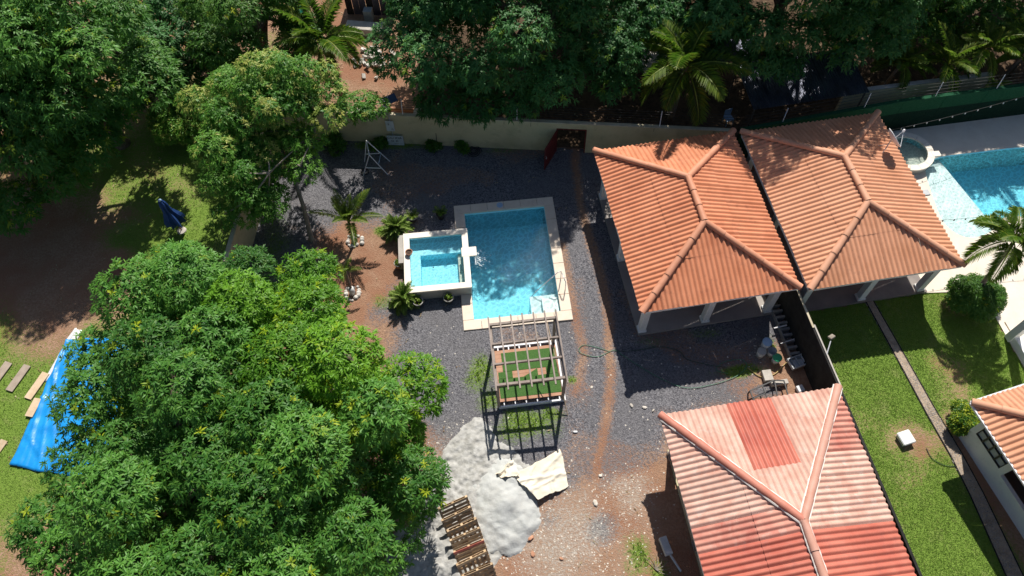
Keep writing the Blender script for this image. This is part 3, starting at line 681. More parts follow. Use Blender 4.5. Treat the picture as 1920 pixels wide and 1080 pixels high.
for u in (2.45, 3.6):
    wnd = bpy.data.objects.new('window', None); COL.objects.link(wnd); wnd.parent = h4
    for k in range(3):
        yy = -ins - u - k * .32; fm = MB()
        for (dy, dz, sy, szz) in ((0, 0, .03, 1.1), (.29, 0, .03, 1.1), (.145, .53, .26, .03), (.145, -.53, .26, .03), (.145, 0, .26, .03)): fm.box((1.93, yy - dy, 1.5 + dz), (.04, sy, szz))
        fm.build('frame', 'galvanised', wnd); MB().box((1.94, yy - .145, 1.5), (.01, .26, 1.04)).build('pane', 'glass_dark', wnd)
rf4 = bpy.data.objects.new('roof_base', None); COL.objects.link(rf4); rf4.parent = h4; rf4.location = (4.4, -4.4, 0)
rf = hip_roof(rf4, 8.8, 8.8, 2.8, 4.2, .6, lambda s, k, c, t: 'tile_pale', 'cap_pale')
rf.parent = h4; rf.location = (4.4, -4.4, 0); bpy.data.objects.remove(rf4)
MB().box((-.03, -4.4, 2.79), (.07, 8.8, .08)).build('gutter', 'white_metal', h4); MB().box((4.4, .03, 2.79), (8.8, .07, .08)).build('gutter', 'white_metal', h4)
# porch at the right edge
pc = thing('porch', 'white porch column on a low white kerb wall at the right edge', 'porch', (22.25, 14.25, 0), R(9))
MB().box((0, 0, 1.45), (.34, .34, 2.8), bev=.012).build('column', 'white_paint', pc); MB().box((.06, -1.6, .22), (.24, 3.0, .44), bev=.01).build('kerb_wall', 'white_paint', pc)
MB().box((2.3, -1.0, .08), (4.2, 3.6, .06)).build('floor_slab', 'deck_cream', pc)

# ------------------------------------------------------------------ walls, gate, screen wall
def wall(name, label, pts, h, th, mat, cop=None, gaps=(), group=None):
    root = thing(name, label, 'wall', (pts[0][0], pts[0][1], 0)); o = Vector((pts[0][0], pts[0][1], 0))
    for a, b in zip(pts[:-1], pts[1:]):
        a, b = Vector((*a, 0)) - o, Vector((*b, 0)) - o; d = (b - a); L = d.length; rz = math.atan2(d.y, d.x)
        segs = [(0, L, 0, h)]
        for (g0, g1, gz) in gaps:
            if 0 < g0 < L: segs = [(0, g0, 0, h), (g1, L, 0, h), (g0, g1, gz, h)]
        m = MB()
        for (s0, s1, z0, z1) in segs: m.box(a + d / L * (s0 + s1) / 2 + Vector((0, 0, (z0 + z1) / 2 - .02)), (s1 - s0, th, z1 - z0), rz)
        m.build('panel', mat, root)
        if cop: MB().box((a + b) / 2 + Vector((0, 0, h + .01)), (L, th + .06, .06), rz, bev=.008).build('coping', cop, root)
    return root
gA = (-12.3, 27.62); gB = (11.35, 25.18)
dl = math.dist(gA, gB); gd = ((gB[0] - gA[0]) / dl, (gB[1] - gA[1]) / dl)
gs = (2.52 + 12.3) / gd[0]
bw = wall('perimeter_wall', 'long cream rendered wall across the back of the gravel yard', [gA, gB], 2.12, .15, 'cream_wall', 'wall_coping', [(gs, gs + 1.55, 1.75)])
for k in range(22):
    s0 = .8 + k * 1.05 + random.uniform(-.2, .2)
    if gs - .3 < s0 < gs + 1.9 or random.random() < .35: continue
    MB().box((gd[0] * s0, gd[1] * s0 - .082, 1.98), (.018, .01, random.uniform(.2, .5)), math.atan2(gd[1], gd[0])).build('stain', 'dark_rod', bw)
ww = wall('side_wall', 'cream side wall with wire strands above it, left of the light tree', [(-12.3, 27.55), (-12.62, 22.5), (-13.6, 10.5), (-13.9, 3.5)], 2.12, .15, 'cream_wall', 'wall_coping')
dw = wall('boundary_wall', 'dark block boundary wall with pale top between yard and lawn', [(11.1, 25.15), (12.66, 14.2), (14.55, 1.5)], 2.2, .1, 'dark_block')
MB().box((.84 + .08, -6.6, 2.2), (.085, 9.2, .035), R(8.11)).build('coping', 'wall_coping', dw)
MB().box((1.85, -12.5, 2.2), (.06, 3.0, .03), R(8.45)).build('coping', 'concrete', dw)
gt = thing('gate', 'dark red metal gate standing open in the cream back wall', 'gate', (gA[0] + gd[0] * gs, gA[1] + gd[1] * gs, 0), math.atan2(gd[1], gd[0]))
for x in (.03, 1.52): MB().box((x, 0, .87), (.06, .19, 1.75)).build('frame_post', 'gate_red', gt)
MB().box((.775, 0, 1.72), (1.43, .19, .06)).build('frame_head', 'gate_red', gt)
leaf = bpy.data.objects.new('door_leaf', None); COL.objects.link(leaf); leaf.parent = gt; leaf.location = (.03, -.1, 0); leaf.rotation_euler = (0, 0, R(-112))
for k in range(5): MB().box((.15 + k * .29, 0, .86), (.282, .035, 1.62)).build('door_panel', 'gate_red', leaf)
MB().tube([(1.38, .02, .9), (1.38, .07, .9), (1.38, .07, 1.05), (1.38, .02, 1.05)], .012, 6).build('handle', 'galvanised', leaf)
SC = [(11.6, 25.05), (20.2, 26.68), (36, 28.7)]
scr = thing('screen_wall', 'dark green mesh covered wall behind the neighbouring pool deck', 'wall', (11.6, 25.05, 0))
for a, b in zip(SC[:-1], SC[1:]):
    d = math.dist(a, b); rz = math.atan2(b[1] - a[1], b[0] - a[0]); n = int(d / 2.0)
    for k in range(n):
        t = (k + .5) / n; x, y = a[0] + (b[0] - a[0]) * t - 11.6, a[1] + (b[1] - a[1]) * t - 25.05
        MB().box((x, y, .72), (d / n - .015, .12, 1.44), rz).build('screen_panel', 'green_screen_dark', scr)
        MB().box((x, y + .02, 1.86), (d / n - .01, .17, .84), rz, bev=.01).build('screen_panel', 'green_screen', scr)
        MB().box((x, y + .02, 2.31), (d / n, .2, .04), rz).build('coping', 'green_screen', scr)
rear = wall('rear_wall', 'sunlit cream wall with grey coping behind the green screen wall', [(17.6, 27.75), (25.6, 28.75)], 1.95, .18, 'pale_cream', 'concrete')
# wire strands and their bent posts
def wire_fence(label, pts, z0, n, lean, post_every, group, mat='galvanised'):
    root = thing('wire_fence', label, 'fence', (pts[0][0], pts[0][1], z0), 0, group); o = Vector((pts[0][0], pts[0][1], z0))
    P = [Vector((*p, z0)) - o for p in pts]
    for k in range(n):
        off = Vector((lean[0], lean[1], lean[2])) * ((k + 1) / n)
        pp = []
        for a, b in zip(P[:-1], P[1:]):
            m = max(2, int((b - a).length / .8))
            for j in range(m): pp.append(a.lerp(b, j / m) + off + Vector((0, 0, random.uniform(-.015, .015))))
        pp.append(P[-1] + off); MB().tube(pp, .009, 4).build('wire', 'dark_rod', root)
    for a, b in zip(P[:-1], P[1:]):
        m = max(1, int((b - a).length / post_every))
        for j in range(m):
            p = a.lerp(b, (j + .5) / m); q = Vector(lean)
            MB().tube([p, p + q * .5 + Vector((0, 0, .06)), p + q * 1.05], .022, 6).build('post', 'white_metal', root)
    return root
wire_fence('black wire strands on the cream side wall left of the light tree', [(-12.35, 27.4), (-12.62, 22.5), (-13.6, 10.5)], 2.16, 6, (-.25, 0, .75), 3.2, 'wire strands')
wire_fence('dark wire strands on bent white posts above the cream back wall', [gA, (-3, 26.66), (4, 25.94), (11.3, 25.2)], 2.16, 6, (.02, .2, .8), 4.1, 'wire strands')
wire_fence('wire strands on bent white posts above the green screen wall', SC[:2] + [(30, 27.9)], 2.35, 4, (.1, .2, .7), 3.1, 'wire strands')

# ------------------------------------------------------------------ lawn path
PC = [(16.55, 16.4), (16.72, 15.6), (17.0, 14.3), (17.35, 12.6), (17.72, 10.8), (18.15, 9.0), (18.42, 7.4), (18.6, 5.9), (18.8, 4.2), (19.0, 2.2)]
def strip(pts, w0, z):
    V = []; F = []
    for i, p in enumerate(pts):
        a = Vector(pts[max(0, i - 1)]); b = Vector(pts[min(len(pts) - 1, i + 1)]); d = (b - a).normalized(); n = Vector((-d.y, d.x))
        w = w0[i] if isinstance(w0, list) else w0
        V += [(p[0] - n.x * w / 2, p[1] - n.y * w / 2, z), (p[0] + n.x * w / 2, p[1] + n.y * w / 2, z)]
        if i: F.append((2 * i - 2, 2 * i - 1, 2 * i + 1, 2 * i))
    return V, F
ww_ = [.36, .37, .4, .42, .46, .5, .56, .6, .64, .66]
V, F = strip(PC, ww_, .04); path = struct(MB().add(V, F).build('path', 'dirt_path'))
for sd_ in (-1, 1):
    pp = []
    for i, p in enumerate(PC):
        a = Vector(PC[max(0, i - 1)]); b = Vector(PC[min(len(PC) - 1, i + 1)]); d = (b - a).normalized(); pp.append((p[0] - d.y * sd_ * ww_[i] / 2, p[1] + d.x * sd_ * ww_[i] / 2, .04))
    MB().tube(pp, .03, 5).build('edging', 'dark_block', path)
px_, py_ = scatter(26000, lambda x, y: segdist(x, y, PC) < .24 + .05 * (y < 9), (16, 20, 3, 17))
pebbles('path_gravel', px_, py_, .015, .035, 'path_chip', .035, 'mixed stone chips along the narrow path across the lawn', 'gravel')

# ------------------------------------------------------------------ trees
def rosettes(P, Nn, nl, L, Wd, droop, tint, four=True, spread=(.05, 1.0)):
    n = len(P); Nn = Nn / np.linalg.norm(Nn, axis=1, keepdims=True)
    h = np.where(np.abs(Nn[:, 2:3]) < .9, np.array([[0, 0, 1.]]), np.array([[1., 0, 0]]))
    t1 = np.cross(Nn, h); t1 /= np.linalg.norm(t1, axis=1, keepdims=True); t2 = np.cross(Nn, t1)
    k = nl; a = (np.arange(k)[None] * 2.399 + rng.uniform(0, 6.28, (n, 1)) + rng.normal(0, .25, (n, k)))
    e = rng.uniform(spread[0], spread[1], (n, k))
    d = (np.cos(e) * np.cos(a))[..., None] * t1[:, None] + (np.cos(e) * np.sin(a))[..., None] * t2[:, None] + np.sin(e)[..., None] * Nn[:, None]
    ln = (L * rng.uniform(.65, 1.2, (n, k)))[..., None]; wd = (Wd * rng.uniform(.75, 1.2, (n, k)))[..., None]
    sd = np.cross(d, Nn[:, None] + rng.normal(0, .25, (n, k, 3))); sd /= np.linalg.norm(sd, axis=2, keepdims=True) + 1e-9
    B0 = P[:, None] + rng.normal(0, .02, (n, k, 3)); dn = np.array([0, 0, -1.])
    c = lambda s: B0 + d * ln * s + dn * (ln * s * s * droop)
    if four:
        V = np.stack([B0, c(.38) - sd * wd / 2, c(.38) + sd * wd / 2, c(.72) - sd * wd * .42, c(.72) + sd * wd * .42, c(1.)], 2); nv = 6
        Fp = np.array([(0, 1, 2), (1, 3, 2), (2, 3, 4), (3, 5, 4)])
    else:
        V = np.stack([B0, c(.45) - sd * wd / 2, c(.45) + sd * wd / 2, c(1.)], 2); nv = 4; Fp = np.array([(0, 1, 2), (1, 3, 2)])
    m = n * k; F = Fp[None] + nv * np.arange(m)[:, None, None]
    T = np.repeat(tint, k, 0) + rng.normal(0, .07, (m, 3)); T = np.repeat(np.clip(T, 0, 1), nv, 0)
    return V.reshape(-1, 3), F.reshape(-1, 3), T
def lobes_crown(lobes, dens, nl, L, Wd, droop, flush, four, zcut=-.4, upb=.45):
    """lobes: (x,y,z,r) array; rosettes sit on each lobe's outer shell, dropped where another lobe covers them"""
    lob = np.asarray(lobes, float); P_, N_, T_ = [], [], []
    for i, (x, y, z, r) in enumerate(lob):
        n = max(8, int(dens * r * r)); d = rng.normal(size=(n, 3)); d /= np.linalg.norm(d, axis=1, keepdims=True); d = d[d[:, 2] > zcut]
        rr = r * rng.uniform(.82, 1.1, len(d))[:, None]; p = np.array([x, y, z]) + d * rr * np.array([1, 1, .8])
        near = lob[(np.hypot(lob[:, 0] - x, lob[:, 1] - y) < 2 * r + 2)]; keep = np.ones(len(p), bool)
        for q in near:
            if abs(q[0] - x) + abs(q[1] - y) + abs(q[2] - z) < 1e-6: continue
            keep &= np.linalg.norm((p - q[:3]) / np.array([1, 1, .8]), axis=1) > q[3] * .8
        p = p[keep]; d = d[keep]
        if not len(p): continue
        b = rng.uniform(.0, 1.); fl = flush(x, y, z)
        T_.append(np.stack([np.clip(b + rng.normal(0, .15, len(p)), 0, 1), (rng.random(len(p)) < fl) * rng.uniform(.3, 1, len(p)), rng.random(len(p))], 1))
        P_.append(p); N_.append(d * (1 - upb) + np.array([0, 0, upb + .15]))
    P, Nn, T = np.concatenate(P_), np.concatenate(N_), np.concatenate(T_)
    V, F, C = rosettes(P, Nn, nl, L, Wd, droop, T, four)
    # larger, darker filler leaves deeper inside each lobe close the crown
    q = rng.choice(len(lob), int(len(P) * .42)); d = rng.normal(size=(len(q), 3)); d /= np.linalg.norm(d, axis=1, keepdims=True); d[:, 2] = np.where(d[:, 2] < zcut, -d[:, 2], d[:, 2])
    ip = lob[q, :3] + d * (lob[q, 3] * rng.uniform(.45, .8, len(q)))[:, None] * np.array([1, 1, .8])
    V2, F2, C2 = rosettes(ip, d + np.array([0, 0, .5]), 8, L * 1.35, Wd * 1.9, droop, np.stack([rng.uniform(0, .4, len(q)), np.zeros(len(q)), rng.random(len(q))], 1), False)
    return np.concatenate([V, V2]), np.concatenate([F, F2 + len(V)]), np.concatenate([C, C2])
def plan_lobes(inside_t, bounds, sp, r0, r1, z_lo, z_hi, under=.5, seed=0):
    """inside_t(x,y) -> 0 at the crown edge to 1 in the middle (negative outside)"""
    rs = random.Random(seed); pts = []
    for _ in range(6000):
        x = rs.uniform(bounds[0], bounds[1]); y = rs.uniform(bounds[2], bounds[3]); t = float(inside_t(np.array([x]), np.array([y]))[0])
        if t < .02 or any((x - a) ** 2 + (y - b) ** 2 < sp * sp for a, b, *_ in pts): continue
        pts.append((x, y, t))
    out = []
    for x, y, t in pts:
        dome = math.sqrt(max(0, 1 - (1 - min(1, t)) ** 2)); r = rs.uniform(r0, r1)
        z = z_lo + (z_hi - z_lo) * dome + rs.uniform(-.85, .7); out.append((x, y, z, r))
        zz = z - 1.15 * r - rs.uniform(.3, .9)
        if t >= .75: out.append((x + rs.uniform(.7, 1.1) * rs.choice((-1, 1)), y + rs.uniform(.7, 1.1) * rs.choice((-1, 1)), z - 1.5, r * .9))
        while zz > z_lo - .3 and t < .75 and rs.random() < under + .3: out.append((x + rs.uniform(-.4, .4), y + rs.uniform(-.4, .4), zz, r * rs.uniform(.75, 1))); zz -= 1.6
    return out
def limb(m, a, b, r0, r1, sag=.0, seg=6):
    a, b = Vector(a), Vector(b); pts = []; rad = []
    off = Vector((random.uniform(-.4, .4), random.uniform(-.4, .4), 0)) * min(1, (b - a).length / 4)
    for i in range(seg + 1):
        t = i / seg; pts.append(a.lerp(b, t) + off * math.sin(math.pi * t) + Vector((0, 0, sag * math.sin(math.pi * t)))); rad.append(r0 + (r1 - r0) * t)
    m.tube(pts, rad, 8); return pts
def make_tree(name, label, base, lobes, leafmat, dens, nl, L, Wd, droop, flush, four=False, tr=.32, bark='bark', fork=.35, group='mango trees', lean=None, zcut=-.4, upb=.45, nlimb=16):
    root = thing(name, label, 'tree', (base[0], base[1], 0), 0, group)
    lob = np.array([(x - base[0], y - base[1], z, r) for x, y, z, r in lobes])
    zt = lob[:, 2].max(); top = Vector((lean[0], lean[1], zt * fork)) if lean else Vector((lob[:, 0].mean() * .3, lob[:, 1].mean() * .3, zt * fork))
    m = MB(); m.tube([(0, 0, -.1), (0, 0, .15), top * .5 + Vector((.08, -.05, 0)), top], [tr * 1.5, tr * 1.1, tr * .95, tr * .8], 10); m.build('trunk', bark, root, True)
    order = sorted(range(len(lob)), key=lambda i: random.random())[:nlimb]
    hubs = []
    for j in range(5):
        a = j * 1.257 + random.random(); dr = Vector((math.cos(a), math.sin(a), 0)); ext = max(1., np.abs(lob[:, :2]).max() * .35)
        e = top + dr * ext * .8 + Vector((0, 0, (zt - top.z) * .4)); mm = MB(); limb(mm, top - Vector((0, 0, .1)), e, tr * .62, tr * .4); mm.build('limb', bark, root, True); hubs.append(e)
    mm = MB()
    for i in order:
        c = Vector(lob[i, :3]); h = min(hubs, key=lambda q: (q - c).length); limb(mm, h, c, tr * .36, .03)
    for h in hubs[1:]: mm.tube([hubs[0], h], tr * .3, 6)
    mm.build('branches', bark, root, True)['kind'] = 'stuff'
    V, F, T = lobes_crown(lob, dens, nl, L, Wd, droop, lambda x, y, z: flush(x + base[0], y + base[1], z), four, zcut, upb)
    cr = link('crown', fast_mesh('crown', V, F, leafmat, T), root); cr['kind'] = 'stuff'
    return root
T1 = [(-15.7, 16.9), (-13.8, 17.5), (-11.7, 16.9), (-9.7, 17.5), (-7.8, 16.8), (-6.8, 15.3), (-6.3, 13.5), (-3.6, 12.6), (-2.6, 9.9), (-2.75, 7.5), (-3.4, 5.7), (-3.9, 3.8), (-5.8, 1.2), (-11.8, 1.2), (-15.4, 3.4), (-17.5, 6.3), (-16.1, 8.6), (-16.6, 11.7), (-16.7, 14.2), (-15.8, 15.3)]
def t1_in(x, y): return (sdist(x, y, T1) - .75) / 4.6 + .0
l1 = plan_lobes(t1_in, (-19, -2, 1, 18), 1.8, 1.1, 1.55, 3.4, 7.0, .45, 3)
l1 += [(x, y, 2.6 + 1.3 * min(1, t1_in(np.array([x]), np.array([y]))[0]), 1.25) for x, y, z, r in plan_lobes(lambda x, y: t1_in(x, y) - .08, (-19, -2, 1, 18), 1.5, 1.2, 1.3, 3, 4, 0, 4)]
def fl1(x, y, z): return .02 + .16 * max(0, min(1, (x + 11) / 5)) * max(0, min(1, (y - 5.5) / 6)) + (.3 if random.random() < .03 else 0)
lF = [l for l in l1 if l[0] + .25 * (l[1] - 10) > -9.3 and l[1] > 9.2]; lD = [l for l in l1 if l not in lF]
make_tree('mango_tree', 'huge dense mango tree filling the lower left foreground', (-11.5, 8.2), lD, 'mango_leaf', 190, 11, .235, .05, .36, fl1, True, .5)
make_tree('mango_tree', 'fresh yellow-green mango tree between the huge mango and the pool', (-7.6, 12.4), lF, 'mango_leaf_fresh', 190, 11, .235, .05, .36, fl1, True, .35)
def ell(cx, cy, rx, ry): return lambda x, y: (1 - np.hypot((x - cx) / rx, (y - cy) / ry)) * 1.6
def etree(label, cx, cy, rx, ry, zl, zh, sp, r0, r1, leafmat, dens, nl, L, Wd, fl, seed, base=None, name='mango_tree', group='mango trees', tr=.35, **kw):
    lob = plan_lobes(ell(cx, cy, rx, ry), (cx - rx, cx + rx, cy - ry, cy + ry), sp, r0, r1, zl, zh, .75, seed)
    return make_tree(name, label, base or (cx, cy), lob, leafmat, dens, nl, L, Wd, .45, lambda x, y, z: fl, False, tr, group=group, **kw)
etree('low mango tree beside the banana plant at top left', -18.4, 31.8, 3.0, 2.3, 1.4, 4.3, 1.4, .9, 1.3, 'mango_leaf_dark', 150, 10, .26, .068, .05, 35)
etree('tall dark mango tree at the top left corner', -20.8, 27.4, 3.9, 3.6, 4.2, 9.6, 1.7, 1.2, 1.8, 'mango_leaf', 135, 10, .28, .07, .05, 21)
etree('mango tree at the left edge above the red dirt', -24.6, 24.6, 4.2, 3.8, 2.4, 7.2, 1.6, 1.1, 1.6, 'mango_leaf', 145, 10, .28, .07, .08, 22)
etree('bluish green mango tree behind the light tree', -13.0, 31.4, 3.3, 2.6, 2.5, 7.2, 1.4, 1.0, 1.4, 'shrub_leaf', 180, 9, .24, .06, .02, 23)
etree('wide dark mango tree leaning over the middle of the back wall', .7, 30.9, 6.6, 4.6, 3.0, 8.8, 1.65, 1.15, 1.75, 'mango_leaf_dark', 150, 10, .26, .068, .05, 24)
etree('broad dark mango tree behind the two orange pavilions', 14.6, 32.0, 6.2, 4.4, 3.4, 11.4, 1.75, 1.2, 1.8, 'mango_leaf_dark', 140, 10, .27, .07, .05, 25)
etree('tall mango tree at the top between the dark mango and the coconut palm', 7.6, 37.6, 4.6, 3.0, 3.0, 8.2, 1.75, 1.2, 1.7, 'mango_leaf_dark', 120, 10, .27, .07, .03, 30)
etree('small bright leaved tree near the top right corner', 21.6, 32.6, 2.5, 2.2, 2.0, 6.4, 1.2, .8, 1.15, 'shrub_leaf', 190, 9, .2, .055, .08, 26, name='broadleaf_tree', group='garden trees', tr=.2)
etree('dense dark tree filling the top right corner', 27.4, 34.2, 4.6, 3.2, 1.8, 7.6, 1.5, 1.0, 1.5, 'shrub_leaf', 130, 9, .25, .07, .06, 27, name='broadleaf_tree', group='garden trees', tr=.25)
# light tree with pale flush, open crown and visible trunk
rs = random.Random(5); l3t = []
for (cx, cy, cz, k, sx, sy, sz) in ((-11.1, 24.6, 5.7, 56, 2.5, 1.7, .9), (-9.6, 25.3, 6.0, 16, 1.1, 1.2, .7), (-12.1, 22.5, 4.0, 44, 1.4, 1.6, 1.1), (-9.9, 23.3, 4.2, 9, .9, .8, .6), (-11.6, 20.9, 3.0, 18, 1.1, .8, .5), (-7.0, 26.2, 3.4, 5, .7, .3, .2)):
    for _ in range(k): l3t.append((cx + rs.gauss(0, .55) * sx, cy + rs.gauss(0, .55) * sy, cz + rs.gauss(0, .55) * sz, rs.uniform(.5, .85)))
make_tree('mango_tree', 'light open crowned tree with pale flush and bare trunk at the yard corner', (-9.8, 20.75), l3t, 'pale_leaf', 230, 9, .2, .05, .45, lambda x, y, z: (.8 if random.random() < .34 else .14) if z > 4.4 else .04, False, .11, 'bark_pale', .42, lean=(-.55, 2.2), nlimb=20)

# ------------------------------------------------------------------ palms
def frond_mesh(name, L, nleaf, ll, up0, bend, mat='palm_leaf', wd=.035, vee=.5, flush=.1, droop=.4):
    P = []; ang = up0
    p = np.array([0., 0, 0]); n = 14
    for i in range(n + 1):
        P.append(p.copy()); p = p + np.array([math.cos(ang), 0, math.sin(ang)]) * L / n; ang -= bend / n
    P = np.array(P); V = []; F = []; T = []
    fl = random.random() * .5
    def q(a, b, c, d=None, tt=(.5, 0, .5)):
        o = len(V); pts = [a, b, c] + ([d] if d is not None else []); V.extend(pts); T.extend([tt] * len(pts)); F.append((o, o + 1, o + 2))
        if d is not None: F.append((o, o + 2, o + 3))
    for i in range(n):
        w = .035 * (1 - i / n) + .008; a, b = P[i], P[i + 1]; tt = (.9, .35, .5)
        q(a + [0, -w, 0], b + [0, -w, 0], b + [0, w, 0], a + [0, w, 0], tt); q(a + [0, w, 0], b + [0, w, 0], b + [0, 0, -w], a + [0, 0, -w], tt); q(a + [0, -w, 0], a + [0, 0, -w], b + [0, 0, -w], b + [0, -w, 0], tt)
    for i in range(nleaf):
        t = .16 + .84 * i / nleaf; f = t * n; j = min(n - 1, int(f)); c = P[j] + (P[j + 1] - P[j]) * (f - j); d = (P[j + 1] - P[j]); d = d / np.linalg.norm(d)
        pl = ll * (math.sin(math.pi * min(1, .18 + t * .86)) ** .6) * random.uniform(.85, 1.1); upv = np.array([-d[2], 0, d[0]])
        for s in (-1, 1):
            dr = d * (.55 + .5 * t) + np.array([0, s, 0]) + upv * vee * random.uniform(.5, 1.2); dr /= np.linalg.norm(dr)
            m1 = c + dr * pl * .5; tp = c + dr * pl + np.array([0, 0, -droop * pl * random.uniform(.5, 1.2)]); sw_ = np.cross(dr, [0, 0, 1.]); sw_ = sw_ / (np.linalg.norm(sw_) + 1e-6) * wd
            tt = (random.random(), fl * .4 + (.5 if random.random() < flush else 0), .5); q(c, m1 - sw_ * .5, tp, m1 + sw_ * .5, tt)
    return fast_mesh(name, np.array(V), np.array(F), mat, np.clip(np.array(T), 0, 1))
def palm(label, base, top, nfr, L, nleaf, ll, up=(.1, 1.2), bend=1.5, tr=.13, wd=.035, name='palm_tree', group='palms', mat='palm_leaf', droop=.4, nvar=4, trunkmat='palm_bark', vee=.45, spread=None):
    root = thing(name, label, 'palm', (base[0], base[1], 0), 0, group)
    tp = Vector((top[0] - base[0], top[1] - base[1], top[2])); m = MB()
    if trunkmat:
        n = 10; m.tube([Vector((tp.x * (i / n) ** 1.3, tp.y * (i / n) ** 1.3, tp.z * i / n)) for i in range(n + 1)], [tr * (1.35 if i == 0 else 1.0 - .35 * i / n + (.03 if i % 2 else 0)) for i in range(n + 1)], 10); m.build('trunk', trunkmat, root, True)
    var = []
    for k in range(nvar):
        u = up[0] + (up[1] - up[0]) * k / max(1, nvar - 1); var.append(frond_mesh('frond', L * random.uniform(.85, 1.1), nleaf, ll, u, bend * random.uniform(.8, 1.15) * (1.15 - .35 * k / nvar), mat, wd, vee, droop=droop))
    for i in range(nfr):
        k = min(nvar - 1, int(i / nfr * nvar)); az = i * 2.399 + random.uniform(-.2, .2) if spread is None else random.uniform(*spread)
        o = link('frond', var[k], root, tp + Vector((0, 0, .02 * k)), (random.uniform(-.25, .25), 0, az)); o.scale = [random.uniform(.85, 1.12)] * 3
    return root
palm('coconut palm with arching yellow-green fronds behind the first orange pavilion', (8.9, 28.0), (8.75, 27.0, 4.7), 18, 3.3, 52, .8, (-.25, 1.25), 1.35, .16, .04)
palm('feathery palm beyond the back wall behind the light tree', (-9.2, 30.6), (-9.3, 30.1, 4.2), 18, 3.0, 44, .75, (0, 1.2), 1.3, .16, .045)
palm('small palm directly behind the sunlit cream rear wall', (23.0, 29.3), (22.9, 28.8, 2.7), 15, 2.0, 34, .55, (.1, 1.3), 1.2, .11)
palm('palm second from the right in the top right planting', (24.9, 29.9), (24.7, 29.3, 3.2), 15, 2.1, 34, .55, (.1, 1.3), 1.2, .11)
palm('palm at the right edge of the top right planting', (27.0, 29.6), (26.9, 29.0, 3.4), 15, 2.2, 34, .6, (.1, 1.3), 1.2, .11)
palm('palm tucked between the broad dark mango and the rear wall', (20.8, 29.6), (20.7, 29.1, 2.5), 13, 1.9, 30, .55, (.1, 1.2), 1.2, .11)
palm('leaning palm rising from the round clipped shrub', (20.95, 16.1), (21.15, 16.85, 4.0), 16, 1.9, 42, .6, (-.1, 1.2), 1.5, .12, .04)
palm('young palm with stones round its lime-washed base, nearer the back wall', (-7.69, 20.63), (-7.72, 20.8, 1.4), 12, 1.9, 44, .38, (.7, 1.45), .85, .09, .022, group='young palms')
palm('thin young palm with stones round its base beside the fresh mango', (-7.54, 17.64), (-7.62, 18.0, 1.5), 6, .8, 20, .22, (.4, 1.3), 1.0, .07, .018, group='young palms')
for (bx, by), tag_ in (((-7.69, 20.63), 'back'), ((-7.54, 17.64), 'front')):
    cl = thing('stone_ring', 'ring of pale stones round the young palm ' + ('nearer the back wall' if tag_ == 'back' else 'beside the fresh mango'), 'stones', (bx, by, 0), 0, 'stone rings')
    for k in range(13):
        a = k * .483 + random.uniform(-.1, .1); r = random.uniform(.26, .42); s_ = random.uniform(.07, .13)
        MB().lathe([(s_ * .7, 0), (s_, s_ * .45), (s_ * .6, s_ * .95), (.01, s_ * 1.05)], (0, 0, 0), 7, True, True).build('stone', 'stone_pale', cl, False, (math.cos(a) * r, math.sin(a) * r, .0), (random.uniform(-.3, .3), random.uniform(-.3, .3), a))
    MB().tube([(0, 0, 0), (0, .04, .42)], [.16, .125], 12).build('lime_wash', 'lime_wash', cl, True)
palm('bushy areca palm at the back left corner of the hot tub', (-5.62, 21.0), (-5.6, 21.05, .22), 48, .9, 40, .22, (.55, 1.5), 1.3, .05, .011, 'areca_palm', 'areca palms', trunkmat=None, mat='areca_leaf', droop=.7, nvar=6)
palm('bushy areca palm at the front left corner of the hot tub', (-5.05, 17.0), (-5.03, 17.05, .22), 48, .95, 40, .22, (.55, 1.5), 1.3, .05, .011, 'areca_palm', 'areca palms', trunkmat=None, mat='areca_leaf', droop=.7, nvar=6)
# broad banana-like leaves
def banana(label, x, y, n, L, h, group='banana plants'):
    root = thing('banana_plant', label, 'plant', (x, y, 0), 0, group)
    MB().tube([(0, 0, 0), (0, 0, h)], [.12, .07], 8).build('stem', 'palm_bark', root, True)
    for i in range(n):
        az = i * 2.4; V = []; F = []; T = []; ang = random.uniform(.5, 1.2); p = np.array([0, 0, h]); m = 8
        for j in range(m + 1):
            w = L * .16 * math.sin(math.pi * min(1, .12 + .88 * j / m)) ** .7 + .01; c, s = math.cos(az), math.sin(az)
            for k in (-1, 0, 1): V.append((p[0] - s * w * k, p[1] + c * w * k, p[2] + .25 * w * abs(k))); T.append((.3 + .4 * abs(k), .3 if k == 0 else .1, .5))
            if j < m: p = p + np.array([math.cos(ang) * c, math.cos(ang) * s, math.sin(ang)]) * L / m; ang -= .2
            if j:
                o = 3 * (j - 1)
                for k in (0, 1): F.append((o + k, o + k + 1, o + k + 4, o + k + 3))
        link('leaf', fast_mesh('leaf', V, F, 'shrub_leaf', T, smooth=True), root)
banana('broad leaved banana plant at the top edge behind the dark corner mango', -17.4, 35.4, 6, 1.9, 1.3)
banana('broad leaved banana plant at the top right beside the right edge palm', 28.3, 30.6, 7, 1.8, 1.3)
banana('broad leaved banana plant just behind the green screen near the right edge', 26.3, 28.9, 6, 1.2, .6)
